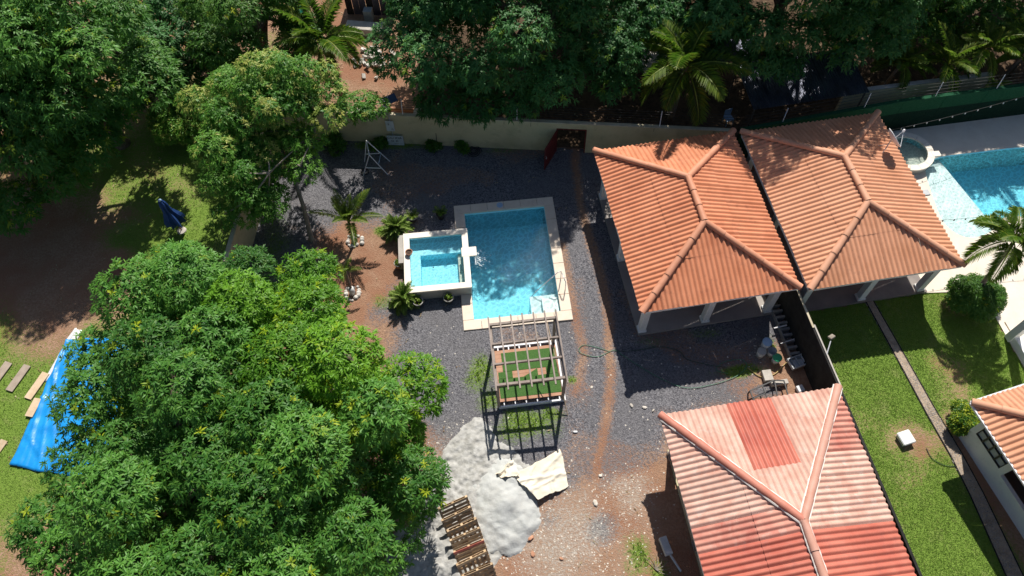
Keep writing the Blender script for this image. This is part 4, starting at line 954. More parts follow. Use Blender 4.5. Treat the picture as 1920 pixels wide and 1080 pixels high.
# shrubs
def shrub(label, x, y, r, h, n, leafmat, nl, L, Wd, fl, name='shrub', group='shrubs', z0=.3, dn=1.):
    root = thing(name, label, 'shrub', (x, y, 0), 0, group); lob = []
    for _ in range(n):
        a = random.uniform(0, 6.28); q = r * math.sqrt(random.random()) * .72; lob.append((math.cos(a) * q, math.sin(a) * q, z0 + (h - z0) * (1 - (q / r) ** 2) * random.uniform(.6, .9), r * random.uniform(.3, .42)))
    m = MB()
    for k in range(5): a = k * 1.3; m.tube([(0, 0, 0), (math.cos(a) * r * .3, math.sin(a) * r * .3, h * .6)], [.04, .015], 6)
    m.build('stem', 'bark', root, True)
    V, F, T = lobes_crown(lob, 1500 * dn / max(.3, r), nl, L, Wd, .2, lambda a, b, c: fl, False, -.6, .25); o = link('foliage', fast_mesh('foliage', V, F, leafmat, T), root); o['kind'] = 'stuff'
    return root
shrub('round clipped dark green shrub at the corner of the pool deck', 21.05, 15.95, 1.25, 1.35, 34, 'shrub_leaf', 7, .1, .05, .03)
shrub('yellow-green croton shrub at the corner of the white house', 18.7, 10.35, .75, 1.0, 20, 'shrub_leaf', 7, .14, .05, .55)
shrub('sunlit creeper bush beyond the side wall at left', -17.6, 28.3, 1.7, 1.5, 26, 'pale_leaf', 7, .15, .06, .25)
for (x, y, r, h, lb) in ((-9.2, 26.7, .8, .7, 'low dark shrub at the wall foot below the light tree'), (-6.9, 26.75, .5, .55, 'low dark shrub at the wall foot left of the white signs'), (-4.0, 26.5, .4, .4, 'small dark shrub at the wall foot right of the white signs'), (-2.4, 26.35, .45, .5, 'small dark shrub at the wall foot beside the coiled hose')):
    shrub(lb, x, y, r, h, 7, 'shrub_leaf', 6, .2, .05, .02, z0=.05, dn=.25)
# dry litter
gx, gy = scatter(5200, lambda x, y: np.where(y > 27.9, .9, .25) * (segdist(x, y, [(0, 0), (0, 1)]) > 0) * (~inpoly(x, y, YARD) | (inside(x, y) & (rng.random(len(x)) < .25))) * ~inpoly(x, y, LAWN) * ~inpoly(x, y, DECK), (-30, 26, 4, 40))
n = len(gx); Pp = np.stack([gx, gy, np.full(n, .03)], 1)
V, F, T = rosettes(Pp, np.tile([[0, 0, 1.]], (n, 1)) + rng.normal(0, .1, (n, 3)), 2, .16, .045, .05, rng.random((n, 3)), False, (-.1, .2))
o = link('fallen_leaves', fast_mesh('fallen_leaves', V, F, 'dry_leaf', T)); struct(o, 'stuff'); o['label'] = 'dry fallen leaves scattered over the ground under the trees'; o['category'] = 'leaf litter'

# ------------------------------------------------------------------ pergola on its deck
PA = R(5.2)
pg = thing('pergola', 'open dark wooden pergola between the pool and the sand', 'pergola', (.54, 13.2, 0), PA)
pw_, pl_ = 2.76, 2.76
for sx in (-1, 1):
    for sy in (-1, 1): MB().box((sx * pw_ / 2, sy * pl_ / 2, 1.18), (.12, .12, 2.36), bev=.006).build('post', 'wood_brown', pg)
for sx in (-1, 1): MB().box((sx * (pw_ / 2), 0, 2.29), (.07, pl_ - .13, .16)).build('side_beam', 'wood_brown', pg)
for k in range(4):
    y = -pl_ / 2 + k * pl_ / 3; MB().box((0, y + (.0 if 0 < k < 3 else 0), 2.44), (pw_ + .16, .075 if 0 < k < 3 else .1, .13)).build('cross_beam', 'wood_brown', pg)
for k in range(7):
    x = -pw_ / 2 - .06 + k * (pw_ + .12) / 6; MB().box((x, .02, 2.55), (.062, pl_ + .62, .09)).build('rafter', 'wood_brown', pg)
dk = thing('platform', 'low timber platform with artificial turf under the pergola', 'platform', (.6, 13.2, 0), PA)
fr_ = MB()
for (cx, cy, sx, sy) in ((0, -1.42, 2.9, .07), (0, 1.42, 2.9, .07), (-1.42, 0, .07, 2.77), (1.42, 0, .07, 2.77)): MB().box((cx, cy, .1), (sx, sy, .2)).build('frame_rail', 'white_metal', dk)
for k in range(6):
    x = -1.2 + k * .48
    for y in (-1.3, 1.3): MB().box((x, y, .1), (.05, .17, .16)).build('joist', 'white_metal', dk)
for k in range(12):
    y = -1.12 + k * .2036; MB().box((0, y, .215), (2.74, .196, .03)).build('deck_board', 'wood_deck', dk)
for (cx, cy, sx, sy) in ((.12, .62, 2.42, .9), (0, -.62, 2.66, .9), (-1.0, .0, .62, .31), (1.05, .0, .5, .31)): MB().box((cx, cy, .237), (sx, sy, .014)).build('turf_mat', 'turf', dk)
MB().prism([(-.2, -.165), (.42, -.165), (.42, .16)], .231, .2445).build('turf_mat', 'turf', dk)
tag(MB().tube([(1.42, 14.45, 2.62), (1.75, 13.0, 1.9), (2.22, 11.25, .03)], [.02, .022, .025], 6).build('bamboo_pole', 'plank_pale'), 'thin pale bamboo pole leaning on the pergola', 'pole')

# ------------------------------------------------------------------ sand, canvas, pallets
def heap(name, cx, cy, rx, ry, h, mat, label, seed, rough, res=.09, fn=None, kind=None, poly=None):
    xs = np.arange(-rx * 1.25, rx * 1.25, res); ys = np.arange(-ry * 1.25, ry * 1.25, res); X, Y = np.meshgrid(xs, ys)
    d = (np.hypot(X / rx, Y / ry) if poly is None else 1 - sdist(X + cx, Y + cy, poly) / 1.1) + .6 * (fbm(X + cx, Y + cy, 1.1, 5, seed) - .5)
    Z = h * np.clip(1 - d, 0, 1) ** .8 * (1 if fn is None else fn(X, Y)) + rough * (.6 * fbm(X, Y, 2.0, 4, seed + 3) + .4 * fbm(X, Y, 5.5, 3, seed + 6) - .5) * np.clip((1.05 - d) * 4, 0, 1) - .03 * (d > .98)
    Z = Z + .02; ny, nx = X.shape; idx = np.arange(nx * ny).reshape(ny, nx); dc = d[:-1, :-1]
    F = np.stack([idx[:-1, :-1], idx[:-1, 1:], idx[1:, 1:], idx[1:, :-1]], -1)[dc < 1.02]
    used, inv = np.unique(F.ravel(), return_inverse=True); V = np.stack([X.ravel(), Y.ravel(), Z.ravel()], 1)[used]
    o = link(name, fast_mesh(name, V, inv.reshape(F.shape), mat, smooth=True), None, (cx, cy, 0)); tag(o, label, 'sand', None, kind); return o
heap('sand_spread', -2.2, 7.8, 3.0, 3.8, .16, 'sand_rough', 'rough trampled grey sand spread around the pallets', 3, .42, .05, kind='stuff', poly=[(-4.9, 4.6), (-4.6, 6.5), (-3.9, 8.3), (-3.2, 9.6), (-2.4, 10.9), (-1.5, 11.3), (-.9, 10.4), (-.2, 9.7), (.7, 9.0), (.7, 8.0), (.4, 7.0), (-.3, 5.9), (-.9, 5.2), (-1.8, 4.2)])
heap('sand_pile', -.65, 7.4, 1.45, 1.85, .62, 'sand_grey', 'smooth pale grey sand pile beside the pallets', 8, .22, .06)
heap('sand_pile', -4.2, 5.6, 1.0, 1.2, .3, 'sand_rough', 'small rough sand heap at the foot of the huge mango', 5, .25)
def cloth(name, corners, zs, n, mat, label, cat, wr, seed, folds):
    c = [np.array(p) for p in corners]; V = []; F = []
    for j in range(n + 1):
        for i in range(n + 1):
            u, v = i / n, j / n; p = (c[0] * (1 - u) + c[1] * u) * (1 - v) + (c[3] * (1 - u) + c[2] * u) * v
            e = min(u, 1 - u, v, 1 - v); x, y = p + (np.array([fbm(u * 5, v * 5, 1, 3, seed), fbm(u * 5, v * 5, 1, 3, seed + 4)]) - .5) * .14 * (1 if e > .02 else 1.1)
            z = (zs[0] * (1 - u) + zs[1] * u) * (1 - v) + (zs[3] * (1 - u) + zs[2] * u) * v
            for (a, b, k, w, h) in folds:
                dd = (u * math.cos(a) + v * math.sin(a) - b + .05 * (fbm(u * 4, v * 4, 1, 2, seed + k) - .5)); z += h * math.exp(-(dd / w) ** 2)
            z += wr * (fbm(x * 2.2, y * 2.2, 1, 4, seed + 2) - .45) ; V.append((x, y, max(.02, z)))
    for j in range(n):
        for i in range(n): a = j * (n + 1) + i; F.append((a, a + 1, a + n + 2, a + n + 1))
    m = MB(); m.add(V, F); o = m.build(name, mat, None, True); so_ = o.modifiers.new('thick', 'SOLIDIFY'); so_.thickness = .006; so_.offset = 1; tag(o, label, cat); return o
cloth('canvas_sheet', [(-.25, 8.65), (.8, 7.65), (2.1, 8.2), (1.85, 9.75)], [.42, .3, .06, .06], 56, 'canvas', 'crumpled cream canvas sheet lying over the sand pile edge', 'sheet', .10, 4, [(.5, .55, 1, .06, .06), (1.2, .8, 2, .05, .05), (-.4, .25, 3, .05, .06), (.1, .7, 4, .04, .045), (.8, .35, 5, .035, .035)])
cloth('canvas_sack', [(-1.05, 8.75), (-.55, 8.5), (.1, 8.6), (-.2, 9.25)], [.2, .45, .5, .25], 20, 'canvas', 'bunched tan end of canvas beside the cream sheet', 'sheet', .2, 9, [(.3, .4, 1, .08, .16), (.9, .7, 2, .07, .12)])
cloth('blue_tarp', [(-21.2, 9.75), (-17.2, 9.0), (-17.2, 15.6), (-20.45, 15.6)], [.06, .05, .05, .05], 52, 'blue_tarp', 'bright blue tarpaulin spread on the grass under the huge mango', 'tarp', .1, 12, [(.35, .3, 1, .012, .07), (.55, .42, 2, .01, .06), (.25, .15, 3, .012, .07), (1.35, .52, 4, .012, .06), (1.1, .22, 5, .01, .05), (.1, .1, 6, .015, .06)])
tag(cloth('white_sheet', [(-21.0, 13.6), (-20.35, 13.4), (-19.9, 16.1), (-20.3, 16.2)], [.02, .03, .03, .02], 14, 'plastic_white', 'x', 'sheet', .05, 3, []), 'strip of white sheeting along the edge of the blue tarp', 'sheet')
def pallet(label, x, y, z, rz, tilt, red=False, vert=False):
    root = thing('pallet', label, 'pallet', (x, y, z), rz, 'pallets leaning in a row'); root.rotation_euler = (tilt, 0, rz)
    Wp, Hp = 1.24, 1.0
    for k in range(3): MB().box((-Wp / 2 + .05 + k * (Wp - .1) / 2, 0, Hp / 2), (.09, .09, Hp)).build('stringer', 'pallet_wood', root)
    if vert:
        for k in range(7): MB().box((-Wp / 2 + .06 + k * (Wp - .12) / 6, -.056, Hp / 2), (.1, .02, Hp)).build('slat', 'pallet_wood', root)
        MB().box((0, -.078, Hp - .05), (Wp, .02, .1)).build('slat', 'pallet_wood', root)
    else:
      for k in range(6):
        zz = .05 + k * (Hp - .1) / 5; MB().box((random.uniform(-.008, .008), -.056, zz), (Wp, .02, .1 if k not in (0, 5) else .11)).build('slat', 'pallet_red' if red and k == 5 else 'pallet_wood', root)
    for k in range(4):
        zz = .06 + k * (Hp - .12) / 3; MB().box((random.uniform(-.008, .008), .056, zz), (Wp, .02, .1)).build('slat', 'pallet_wood', root)
pl_lab = ['grey weathered pallet at the back of the pallet row', 'pallet second from the back of the row', 'pallet third from the back of the row', 'pallet fourth from the back of the row', 'pallet with one red painted slat in the leaning row', 'pallet just in front of the red slatted one', 'pallet at the front of the leaning row']
for k in range(7):
    t = k / 6; pallet(pl_lab[k], -2.35 + .95 * t + random.uniform(-.05, .05), 6.95 - 2.55 * t, .05, R(22 + random.uniform(-3, 3)), R(-38 + random.uniform(-6, 4)) , k == 4, k in (2, 5))

# ------------------------------------------------------------------ small things in the yard
def pot(label, x, y, r, h, mat, rim='pot_rim', plant=0, group='potted plants', z=0):
    root = thing('plant_pot', label, 'pot', (x, y, z), 0, group)
    MB().lathe([(r * .72, 0), (r * .98, h), (r * .86, h), (r * .84, h - .05)], n=18).build('pot', mat, root, True)
    MB().lathe([(r * 1.03, h - .02), (r * 1.05, h + .015), (r * .86, h + .015)], n=18, cap0=False).build('rim', rim, root, True)
    MB().lathe([(r * .86, h - .045), (.01, h - .035)], n=14, cap0=False).build('soil', 'potting_soil', root)
    if plant == 1:
        me = frond_mesh('frond', .5, 12, .22, 1.1, 1.0, wd=.03)
        for i in range(6): link('frond', me, root, (0, 0, h - .04), (0, 0, i * 2.4))
    if plant == 2:
        n = 16; d = rng.normal(size=(n, 3)); d[:, 2] = abs(d[:, 2]); V, F, T = rosettes(d * .07 + np.array([0, 0, h]), d + .2, 7, .13, .05, .3, rng.random((n, 3)) * .5, False); o = link('foliage', fast_mesh('foliage', V, F, 'shrub_leaf', T), root); o['kind'] = 'stuff'
    return root
pot('pot with a small palm behind the hot tub, beside the areca', -4.85, 21.75, .23, .36, 'black_pot', plant=1)
pot('pot with a small palm standing alone behind the pool corner', -3.45, 21.9, .22, .36, 'black_pot', 'black_pot', plant=1)
pot('leafy pot on the ground at the left side of the hot tub', -5.4, 19.05, .22, .34, 'terracotta_pot', plant=2)
pot('small empty clay bowl on the left rim of the hot tub', -4.83, 19.28, .17, .16, 'terracotta_pot', 'terracotta_pot', 0, z=.75)
pot('pale rimmed pot beside the front areca palm', -4.38, 16.9, .24, .36, 'black_pot', plant=2)
pot('pale rimmed pot alone in front of the hot tub', -2.97, 17.05, .24, .36, 'black_pot', plant=2)
sw_ = thing('swing_frame', 'white A-shaped metal frame standing near the back wall', 'frame', (-7.0, 25.2, 0), R(-4))
A1, A2 = (.0, -.32, 1.45), (-.28, .62, 1.45)
for nm, a, b in (('leg', (-.55, -.5, 0), A1), ('leg', (.75, -.42, 0), A1), ('leg', (-.62, .42, 0), A2), ('leg', (.72, .5, 0), A2), ('ridge_bar', A1, A2), ('brace', (-.44, .49, .55), (.26, .57, .55)), ('brace', (-.32, -.42, .55), (.45, -.38, .5))): MB().tube([a, b], .026, 8).build(nm, 'white_metal', sw_)
tag(MB().tube([(-6.7, 24.9, .6), (-6.68, 25.1, .62), (-6.62, 25.75, .62)], .016, 6).build('blue_rope', 'plastic_blue'), 'thin blue line tied across the white A-frame', 'rope')
tag(MB().tube([(-7.5 + .2 * math.cos(t / 9 * 6.28), 24.95 + .2 * math.sin(t / 9 * 6.28), .06) for t in range(10)], .03, 8).build('hoop', 'black_hose'), 'small dark hoop lying under the white A-frame', 'hoop')
# solar lamp pole with signs against the wall
sp = thing('lamp_pole', 'solar lamp pole with white hand lettered signs at the back wall', 'lamp', (-6.05, 26.85, 0), R(-6))
MB().tube([(0, 0, 0), (0, .02, 2.9)], .035, 8).build('pole', 'galvanised', sp)
MB().box((0, -.05, 2.93), (.26, .3, .1), tilt=Matrix.Rotation(R(-20), 3, 'X'), bev=.01).build('lamp_head', 'plastic_white', sp)
MB().box((.22, .2, 3.12), (.62, .42, .03), rz=R(35), tilt=Matrix.Rotation(R(30), 3, 'X')).build('solar_panel', 'solar_cell', sp)
MB().box((-.12, .18, 3.05), (.4, .3, .03), rz=R(35), tilt=Matrix.Rotation(R(15), 3, 'X')).build('bracket', 'galvanised', sp)
MB().tube([(.0, .1, 3.0), (.15, .35, 3.45)], .012, 6).build('antenna', 'white_metal', sp)
s1 = MB().box((-.02, -.07, 1.45), (.42, .015, .75), rz=.05).build('sign', 'sign_white', sp); s2_ = MB().box((.12, -.12, .42), (.86, .015, .72), rz=.03).build('sign', 'sign_white', sp)
def text(parent, s, x, y, z, size, rz=0):
    cu = bpy.data.curves.new('lettering', 'FONT'); cu.body = s; cu.size = size; cu.extrude = .002; cu.align_x = 'CENTER'
    o = bpy.data.objects.new('lettering', cu); COL.objects.link(o); dg = bpy.context.evaluated_depsgraph_get(); me = bpy.data.meshes.new_from_object(o.evaluated_get(dg)); bpy.data.objects.remove(o)
    me.materials.append(MATS['sign_ink']); t = link('lettering', me, parent, (x, y, z), (R(90), 0, rz)); return t
text(s1, 'F', -.08, -.083, 1.5, .22, .05); text(s1, 'A.', .08, -.08, 1.2, .14, .05)
text(s2_, 'OU IDA', .1, -.133, .55, .22, .03); text(s2_, 'I2  K', .08, -.133, .32, .2, .03); text(s2_, '----', .14, -.133, .14, .18, .03)
tag(MB().tube([(-1.8 + (.42 - .008 * i) * math.cos(i * .5), 26.1 + (.42 - .008 * i) * math.sin(i * .5), .04 + .0015 * i) for i in range(40)], .022, 6).build('coiled_hose', 'black_hose'), 'coil of black hose lying at the foot of the back wall', 'hose')
rk = thing('rake', 'upright rake with pale head against the cream back wall', 'rake', (-3.75, 26.72, 0)); MB().tube([(0, .1, 1.55), (0, -.25, .1)], .017, 6).build('handle', 'dark_rod', rk); MB().prism([(-.06, -.42), (.1, -.4), (.03, -.14)], .02, .06).build('head', 'plastic_white', rk)
# hoses
def smooth_path(pts, n=8):
    out = []; P = [Vector(p) for p in pts]
    for i in range(len(P) - 1):
        p0, p1, p2, p3 = P[max(0, i - 1)], P[i], P[i + 1], P[min(len(P) - 1, i + 2)]
        for j in range(n):
            t = j / n; out.append(.5 * ((2 * p1) + (p2 - p0) * t + (2 * p0 - 5 * p1 + 4 * p2 - p3) * t * t + (-p0 + 3 * p1 - 3 * p2 + p3) * t ** 3))
    return out + [P[-1]]
def hose(name, mat, label, pts, r=.018): return tag(MB().tube(smooth_path([(x, y, .045) for x, y in pts]), r, 6).build(name, mat, None, True), label, 'hose')
hose('garden_hose', 'green_hose', 'long green garden hose trailing from the gravel track to the weeds', [(4.3, 14.2), (3.2, 14.55), (2.95, 14.2), (3.7, 13.95), (4.5, 14.25), (4.9, 13.95), (6.2, 12.95), (7.4, 12.35), (8.6, 12.45), (9.7, 12.8), (10.25, 13.25), (10.1, 13.6), (9.3, 13.5), (8.9, 13.15), (9.4, 12.95)], .013)
hose('garden_hose', 'dark_hose', 'thin dark green hose loop running in the pavilion shade', [(4.5, 14.2), (5.4, 14.2), (6.6, 14.35), (7.4, 14.1), (7.7, 13.7), (8.6, 13.4), (9.3, 13.25)], .014)
hose('drain_hose', 'yellow_hose', 'tan hose curving over the red dirt toward the boundary wall', [(10.3, 13.2), (10.8, 12.75), (11.4, 12.85), (12.0, 13.35), (12.5, 13.6)], .022)
hose('soaker_hose', 'dark_hose', 'thin dark hose curving on the lawn beside the white box', [(17.0, 9.35), (17.1, 8.9), (17.5, 8.6), (18.0, 8.55)], .014)
# buckets, blocks, sink unit, frame
def bucket(name, label, x, y, r, h, mat, lid=None):
    root = thing(name, label, 'bucket', (x, y, 0), 0, 'buckets by the boundary wall'); MB().lathe([(r * .82, 0), (r, h), (r * .93, h), (r * .8, .03)], n=18, cap1=True).build('pail', mat, root, True)
    MB().lathe([(r * 1.05, h - .04), (r * 1.05, h), (r * .93, h)], n=18, cap0=False).build('rim', mat, root, True)
    MB().tube([(r * 1.02 * math.cos(t), .04, h - .02 - r * .8 * math.sin(t)) for t in [math.pi * i / 8 for i in range(9)]], .006, 5).build('handle', 'galvanised', root)
    if lid: MB().lathe([(r * 1.06, h + .004), (r * 1.06, h + .03), (r * .9, h + .035)], n=18, cap1=True).build('lid', lid, root, True)
bucket('bucket', 'tall bucket with pale blue lid, topmost of the bucket cluster', 11.2, 14.15, .21, .62, 'plastic_white', 'plastic_blue')
bucket('bucket', 'dull cream bucket left of the pale blue lidded bucket', 10.95, 13.8, .19, .42, 'plastic_white', 'pot_rim')
bucket('bucket', 'translucent grey bucket between the blue and green lidded buckets', 11.42, 13.82, .19, .42, 'plastic_clear')
bucket('bucket', 'white bucket with bright green lid', 11.58, 13.5, .2, .36, 'plastic_white', 'plastic_green')
bd = (.141, -.99); nb = thing('block_row', 'row of hollow grey concrete blocks laid along the boundary wall', 'blocks', (12.05, 16.1, 0), R(8.1))
for k in range(9):
    m = MB(); y0 = -.05 - k * .31; t = .045; w_, d_ = .56, .3
    for (cx, cy, sx, sy) in ((-w_ / 2 + t / 2, 0, t, d_), (w_ / 2 - t / 2, 0, t + .06, d_), (0, d_ / 2 - t / 2, w_ - 2 * t, t), (0, -d_ / 2 + t / 2, w_ - 2 * t, t)): m.box((cx + .1, y0 + cy, .12), (sx, sy, .24))
    m.build('block', 'grey_block', nb, loc=(random.uniform(-.015, .015), 0, 0))
MB().box((.36, -1.4, .2), (.05, 2.9, .4)).build('edge_block', 'grey_block', nb)
for a, b, lb in (((11.75, 14.98, .3), (12.35, 15.1, .34), 'white pipe resting across the hollow blocks'), ((11.9, 14.22, .27), (12.55, 14.42, .3), 'thin white rod across the near end of the hollow blocks')):
    tag(MB().tube([a, b], .035 if 'pipe' in lb else .018, 8).build('pipe', 'white_metal'), lb, 'pipe')
sk = thing('plastic_crate', 'grey three-compartment plastic tray beside the boundary wall', 'tray', (12.55, 13.35, .28), R(19))
for (cx, cy, sx, sy) in ((0, .24, .98, .05), (0, -.24, .98, .05), (-.465, 0, .05, .43), (.465, 0, .05, .43), (-.1, 0, .03, .43), (.18, 0, .03, .43), (-.33, 0, .02, .43)): MB().box((cx, cy, .0), (sx, sy, .14), bev=.008).build('rim', 'plastic_clear', sk)
MB().box((0, 0, -.09), (.98, .53, .03)).build('base', 'plastic_clear', sk)
for sx in (-.4, .4):
    for sy in (-.18, .18): MB().box((sx, sy, -.19), (.05, .05, .19)).build('leg', 'dark_rod', sk)
mf = thing('bed_frame', 'black welded metal bed frame beside the faded roof', 'frame', (10.75, 12.0, 0), R(10))
for a, b in (((-.65, .1, .35), (.55, .35, .35)), ((-.65, .1, .35), (-.65, -.6, .35)), ((-.05, .2, .35), (-.05, -.5, .35)), ((.55, .35, .35), (.38, -.5, .35)), ((-.65, -.25, .35), (-.05, -.15, .35)), ((-.65, .1, .35), (-.65, .1, 0)), ((.55, .35, .35), (.55, .35, 0)), ((-.65, -.6, .35), (-.65, -.6, 0)), ((.38, -.5, .35), (.38, -.5, 0)), ((.95, .25, .35), (.85, -.5, .35)), ((.55, .35, .35), (.95, .25, .35))): MB().box((Vector(a) + Vector(b)) / 2, ((Vector(b) - Vector(a)).length, .05, .05), tilt=(Vector(b) - Vector(a)).to_track_quat('X', 'Z').to_matrix()).build('bar', 'black_metal', mf)
for (x, y, sx, sy, rz, lb) in ((11.05, 12.75, .4, .5, .1, 'pale concrete block beyond the black metal frame'), (11.5, 12.4, .75, .22, .12, 'pale board laid over the end of the black metal frame')): tag(MB().box((x, y, .12), (sx, sy, .22), rz, bev=.015).build('concrete_block', 'concrete'), lb, 'block')
tag(MB().box((12.35, 12.1, .1), (.3, .3, .2), .3, bev=.02).build('grey_box', 'plastic_white'), 'small pale box in the shade of the boundary wall', 'box')
tk = thing('septic_box', 'white square box with rounded lid on the lawn', 'box', (16.2, 9.75, 0), R(16)); MB().box((0, 0, .1), (.5, .5, .2), bev=.02).build('body', 'white_paint', tk); MB().box((0, 0, .24), (.58, .58, .09), bev=.035).build('lid', 'white_paint', tk)
sg = thing('floodlight', 'garden floodlight on a short bracket over the lawn beside the wall', 'lamp', (13.05, 13.1, 2.2), R(30)); MB().tube([(-.3, -.25, 0), (.2, .1, .12)], .025, 6).build('bracket', 'galvanised', sg); MB().box((.36, .22, .14), (.26, .2, .1), tilt=Matrix.Rotation(R(-25), 3, 'X'), bev=.02).build('lamp_head', 'bark_pale', sg)
tag(MB().box((13.06, 13.3, .05), (.01, .01, .1)).build('cable_peg', 'dark_rod'), 'tiny dark peg in the grass beside the boundary wall', 'peg') if False else None
# loose debris
for i, (x, y, s_, mat, lb) in enumerate(((2.5, 10.5, .12, 'plastic_white', 'crumpled white plastic bag on the gravel below the pergola'), (3.35, 12.5, .09, 'rubble', 'white chip on the gravel right of the pergola'), (5.0, 11.6, .12, 'rubble', 'small pale brick chip left of the faded roof'), (5.55, 11.5, .12, 'rubble', 'pale stone nearest the faded roof corner'), (5.9, 11.35, .09, 'rubble', 'small grey stone beside the faded roof corner'), (3.1, 7.5, .16, 'rubble', 'broken pale slab on the dirt in front of the pavilion'), (3.4, 8.6, .09, 'rubble', 'round pale stone at the edge of the gravel'), (.45, 6.2, .16, 'brick_chip', 'dark brick piece at the foot of the smooth sand pile'), (.5, 5.6, .13, 'brick_chip', 'broken orange brick on the dirt near the pallets'), (1.6, 5.4, .1, 'brick_chip', 'small orange brick bit on the bottom dirt'))):
    m = MB(); m.lathe([(s_ * .8, 0), (s_, s_ * .25), (s_ * .75, s_ * .6), (.01, s_ * .7)], n=6, cap1=True); o = m.build('rubble_piece' if i else 'plastic_bag', mat, None, False, (x, y, .01), (random.uniform(-.2, .2), random.uniform(-.2, .2), i)); o.scale = (1, random.uniform(.5, .8), random.uniform(.5, .9)); tag(o, lb, 'debris', 'loose debris')
# left lot: parasol, boards
um = thing('parasol', 'closed dark blue parasol tilted over the grass at left', 'parasol', (-16.4, 21.55, 0))
axis = [(0, 0, 0), (.0, .02, .45), (-.02, .05, .9), (-.12, .1, 2.35)]
MB().tube(axis, .022, 8).build('pole', 'terracotta_pot', um)
m = MB(); n = 16
for i in range(9):
    t = i / 8; z = .75 + 1.6 * t; r = .36 * (1 - t) + .07 + .04 * math.sin(t * 9); ax = Vector((-.02 - .1 * t, .05 + .05 * t, z))
    for k in range(n): rr = r * (1 + .22 * (-1) ** k * (1 - .5 * t)); m.v.append(tuple(ax + Vector((math.cos(k * 6.283 / n) * rr, math.sin(k * 6.283 / n) * rr, .05 * math.sin(k * 2.1) * (1 - t)))))
for i in range(8):
    for k in range(n): m.f.append((i * n + k, i * n + (k + 1) % n, (i + 1) * n + (k + 1) % n, (i + 1) * n + k))
m.f.append(tuple(8 * n + k for k in range(n))); m.build('canopy', 'blue_cloth', um)
MB().lathe([(.05, 0), (.09, .06), (.02, .12)], (-.12, .1, 2.33), 10).build('finial', 'plastic_blue', um, True); MB().lathe([(.24, 0), (.22, .06), (.05, .09)], n=16).build('base', 'concrete', um)
for x, y, rz, L, W_, mat, lb in ((-23.0, 13.9, -20, 1.35, .38, 'plank_grey', 'grey plank at the left edge above the tarp'), (-22.1, 13.75, -20, 1.3, .36, 'plank_grey', 'dark grey plank second from the left above the tarp'), (-21.15, 13.35, -20, 1.3, .36, 'plank_pale', 'pale plank on the grass next to the white strip'), (-20.95, 12.3, -12, .85, .36, 'plank_pale', 'short pale plank lying on the edge of the blue tarp'), (-21.95, 10.4, -20, 1.0, .34, 'plank_pale', 'plank at the left edge beside the front of the tarp'), (-24.2, 16.0, -15, .9, .4, 'plank_pale', 'pale board in the tree shade at the left edge')):
    tag(MB().box((x, y, .1 if 'short' in lb else .05), (W_, L, .05), R(rz), bev=.005).build('plank', mat), lb, 'plank', 'planks on the grass')
# brush pile
bp = thing('brush_pile', 'heap of cut branches beyond the creeper bush at top left', 'branches', (-17.4, 30.6, 0))
for k in range(26):
    a = random.gauss(0, .35); L = random.uniform(.9, 2.4); x, y = random.uniform(-1.3, 1.3), random.uniform(-.9, .9); z = random.uniform(.1, .4)
    MB().tube([(x - math.cos(a) * L / 2, y - math.sin(a) * L / 2, z), (x, y, z + random.uniform(0, .15)), (x + math.cos(a) * L / 2, y + math.sin(a) * L / 2, z + .05)], [.03, .025, .008], 5).build('branch', random.choice(['bark_pale', 'bark', 'palm_bark']), bp)
n = 420; d = np.stack([rng.uniform(-1.5, 1.5, n), rng.uniform(-1.1, 1.1, n), rng.uniform(.1, .55, n)], 1); V, F, T = rosettes(d, rng.normal(0, .4, (n, 3)) + [0, 0, 1], 5, .2, .05, .3, np.stack([rng.random(n), rng.random(n) * .5, rng.random(n)], 1), False)
o = link('cut_foliage', fast_mesh('cut_foliage', V, F, 'pale_leaf', T), bp); o['kind'] = 'stuff'
# satellite dish on the second roof
ds = thing('satellite_dish', 'white satellite dish on the right slope of the pale orange roof', 'satellite dish', (17.75, 22.75, 3.12), R(8))
m = MB(); nr, n = 6, 24
for i in range(nr + 1):
    for k in range(n): r = .48 * i / nr; m.v.append((r * math.cos(k * 6.283 / n), r * math.sin(k * 6.283 / n) * 1.08, .16 * (i / nr) ** 2))
for i in range(nr):
    for k in range(n): m.f.append((i * n + k, i * n + (k + 1) % n, (i + 1) * n + (k + 1) % n, (i + 1) * n + k))
rot = (R(18), R(52), R(25)); dish = m.build('reflector', 'white_metal', ds, True, (0, 0, .75), rot); sm = dish.modifiers.new('t', 'SOLIDIFY'); sm.thickness = .015
MB().tube([(0, 0, .12), (0, 0, .75), ], .03, 8).build('mast', 'galvanised', ds); MB().tube([(-.3, -.25, .0), (0, 0, .45)], .016, 6).build('stay', 'galvanised', ds); MB().tube([(-.3, .3, .02), (0, 0, .45)], .016, 6).build('stay', 'galvanised', ds)
rm = Matrix.Translation((0, 0, .75)) @ __import__('mathutils').Euler(rot).to_matrix().to_4x4()
fp = rm @ Vector((0, .1, .62)); MB().tube([rm @ Vector((0, -.5, .17)), fp], .014, 6).build('feed_arm', 'white_metal', ds); MB().tube([rm @ Vector((.45, .1, .15)), fp], .01, 6).build('feed_arm', 'white_metal', ds); MB().box(fp, (.1, .1, .14), bev=.02).build('receiver', 'white_metal', ds)
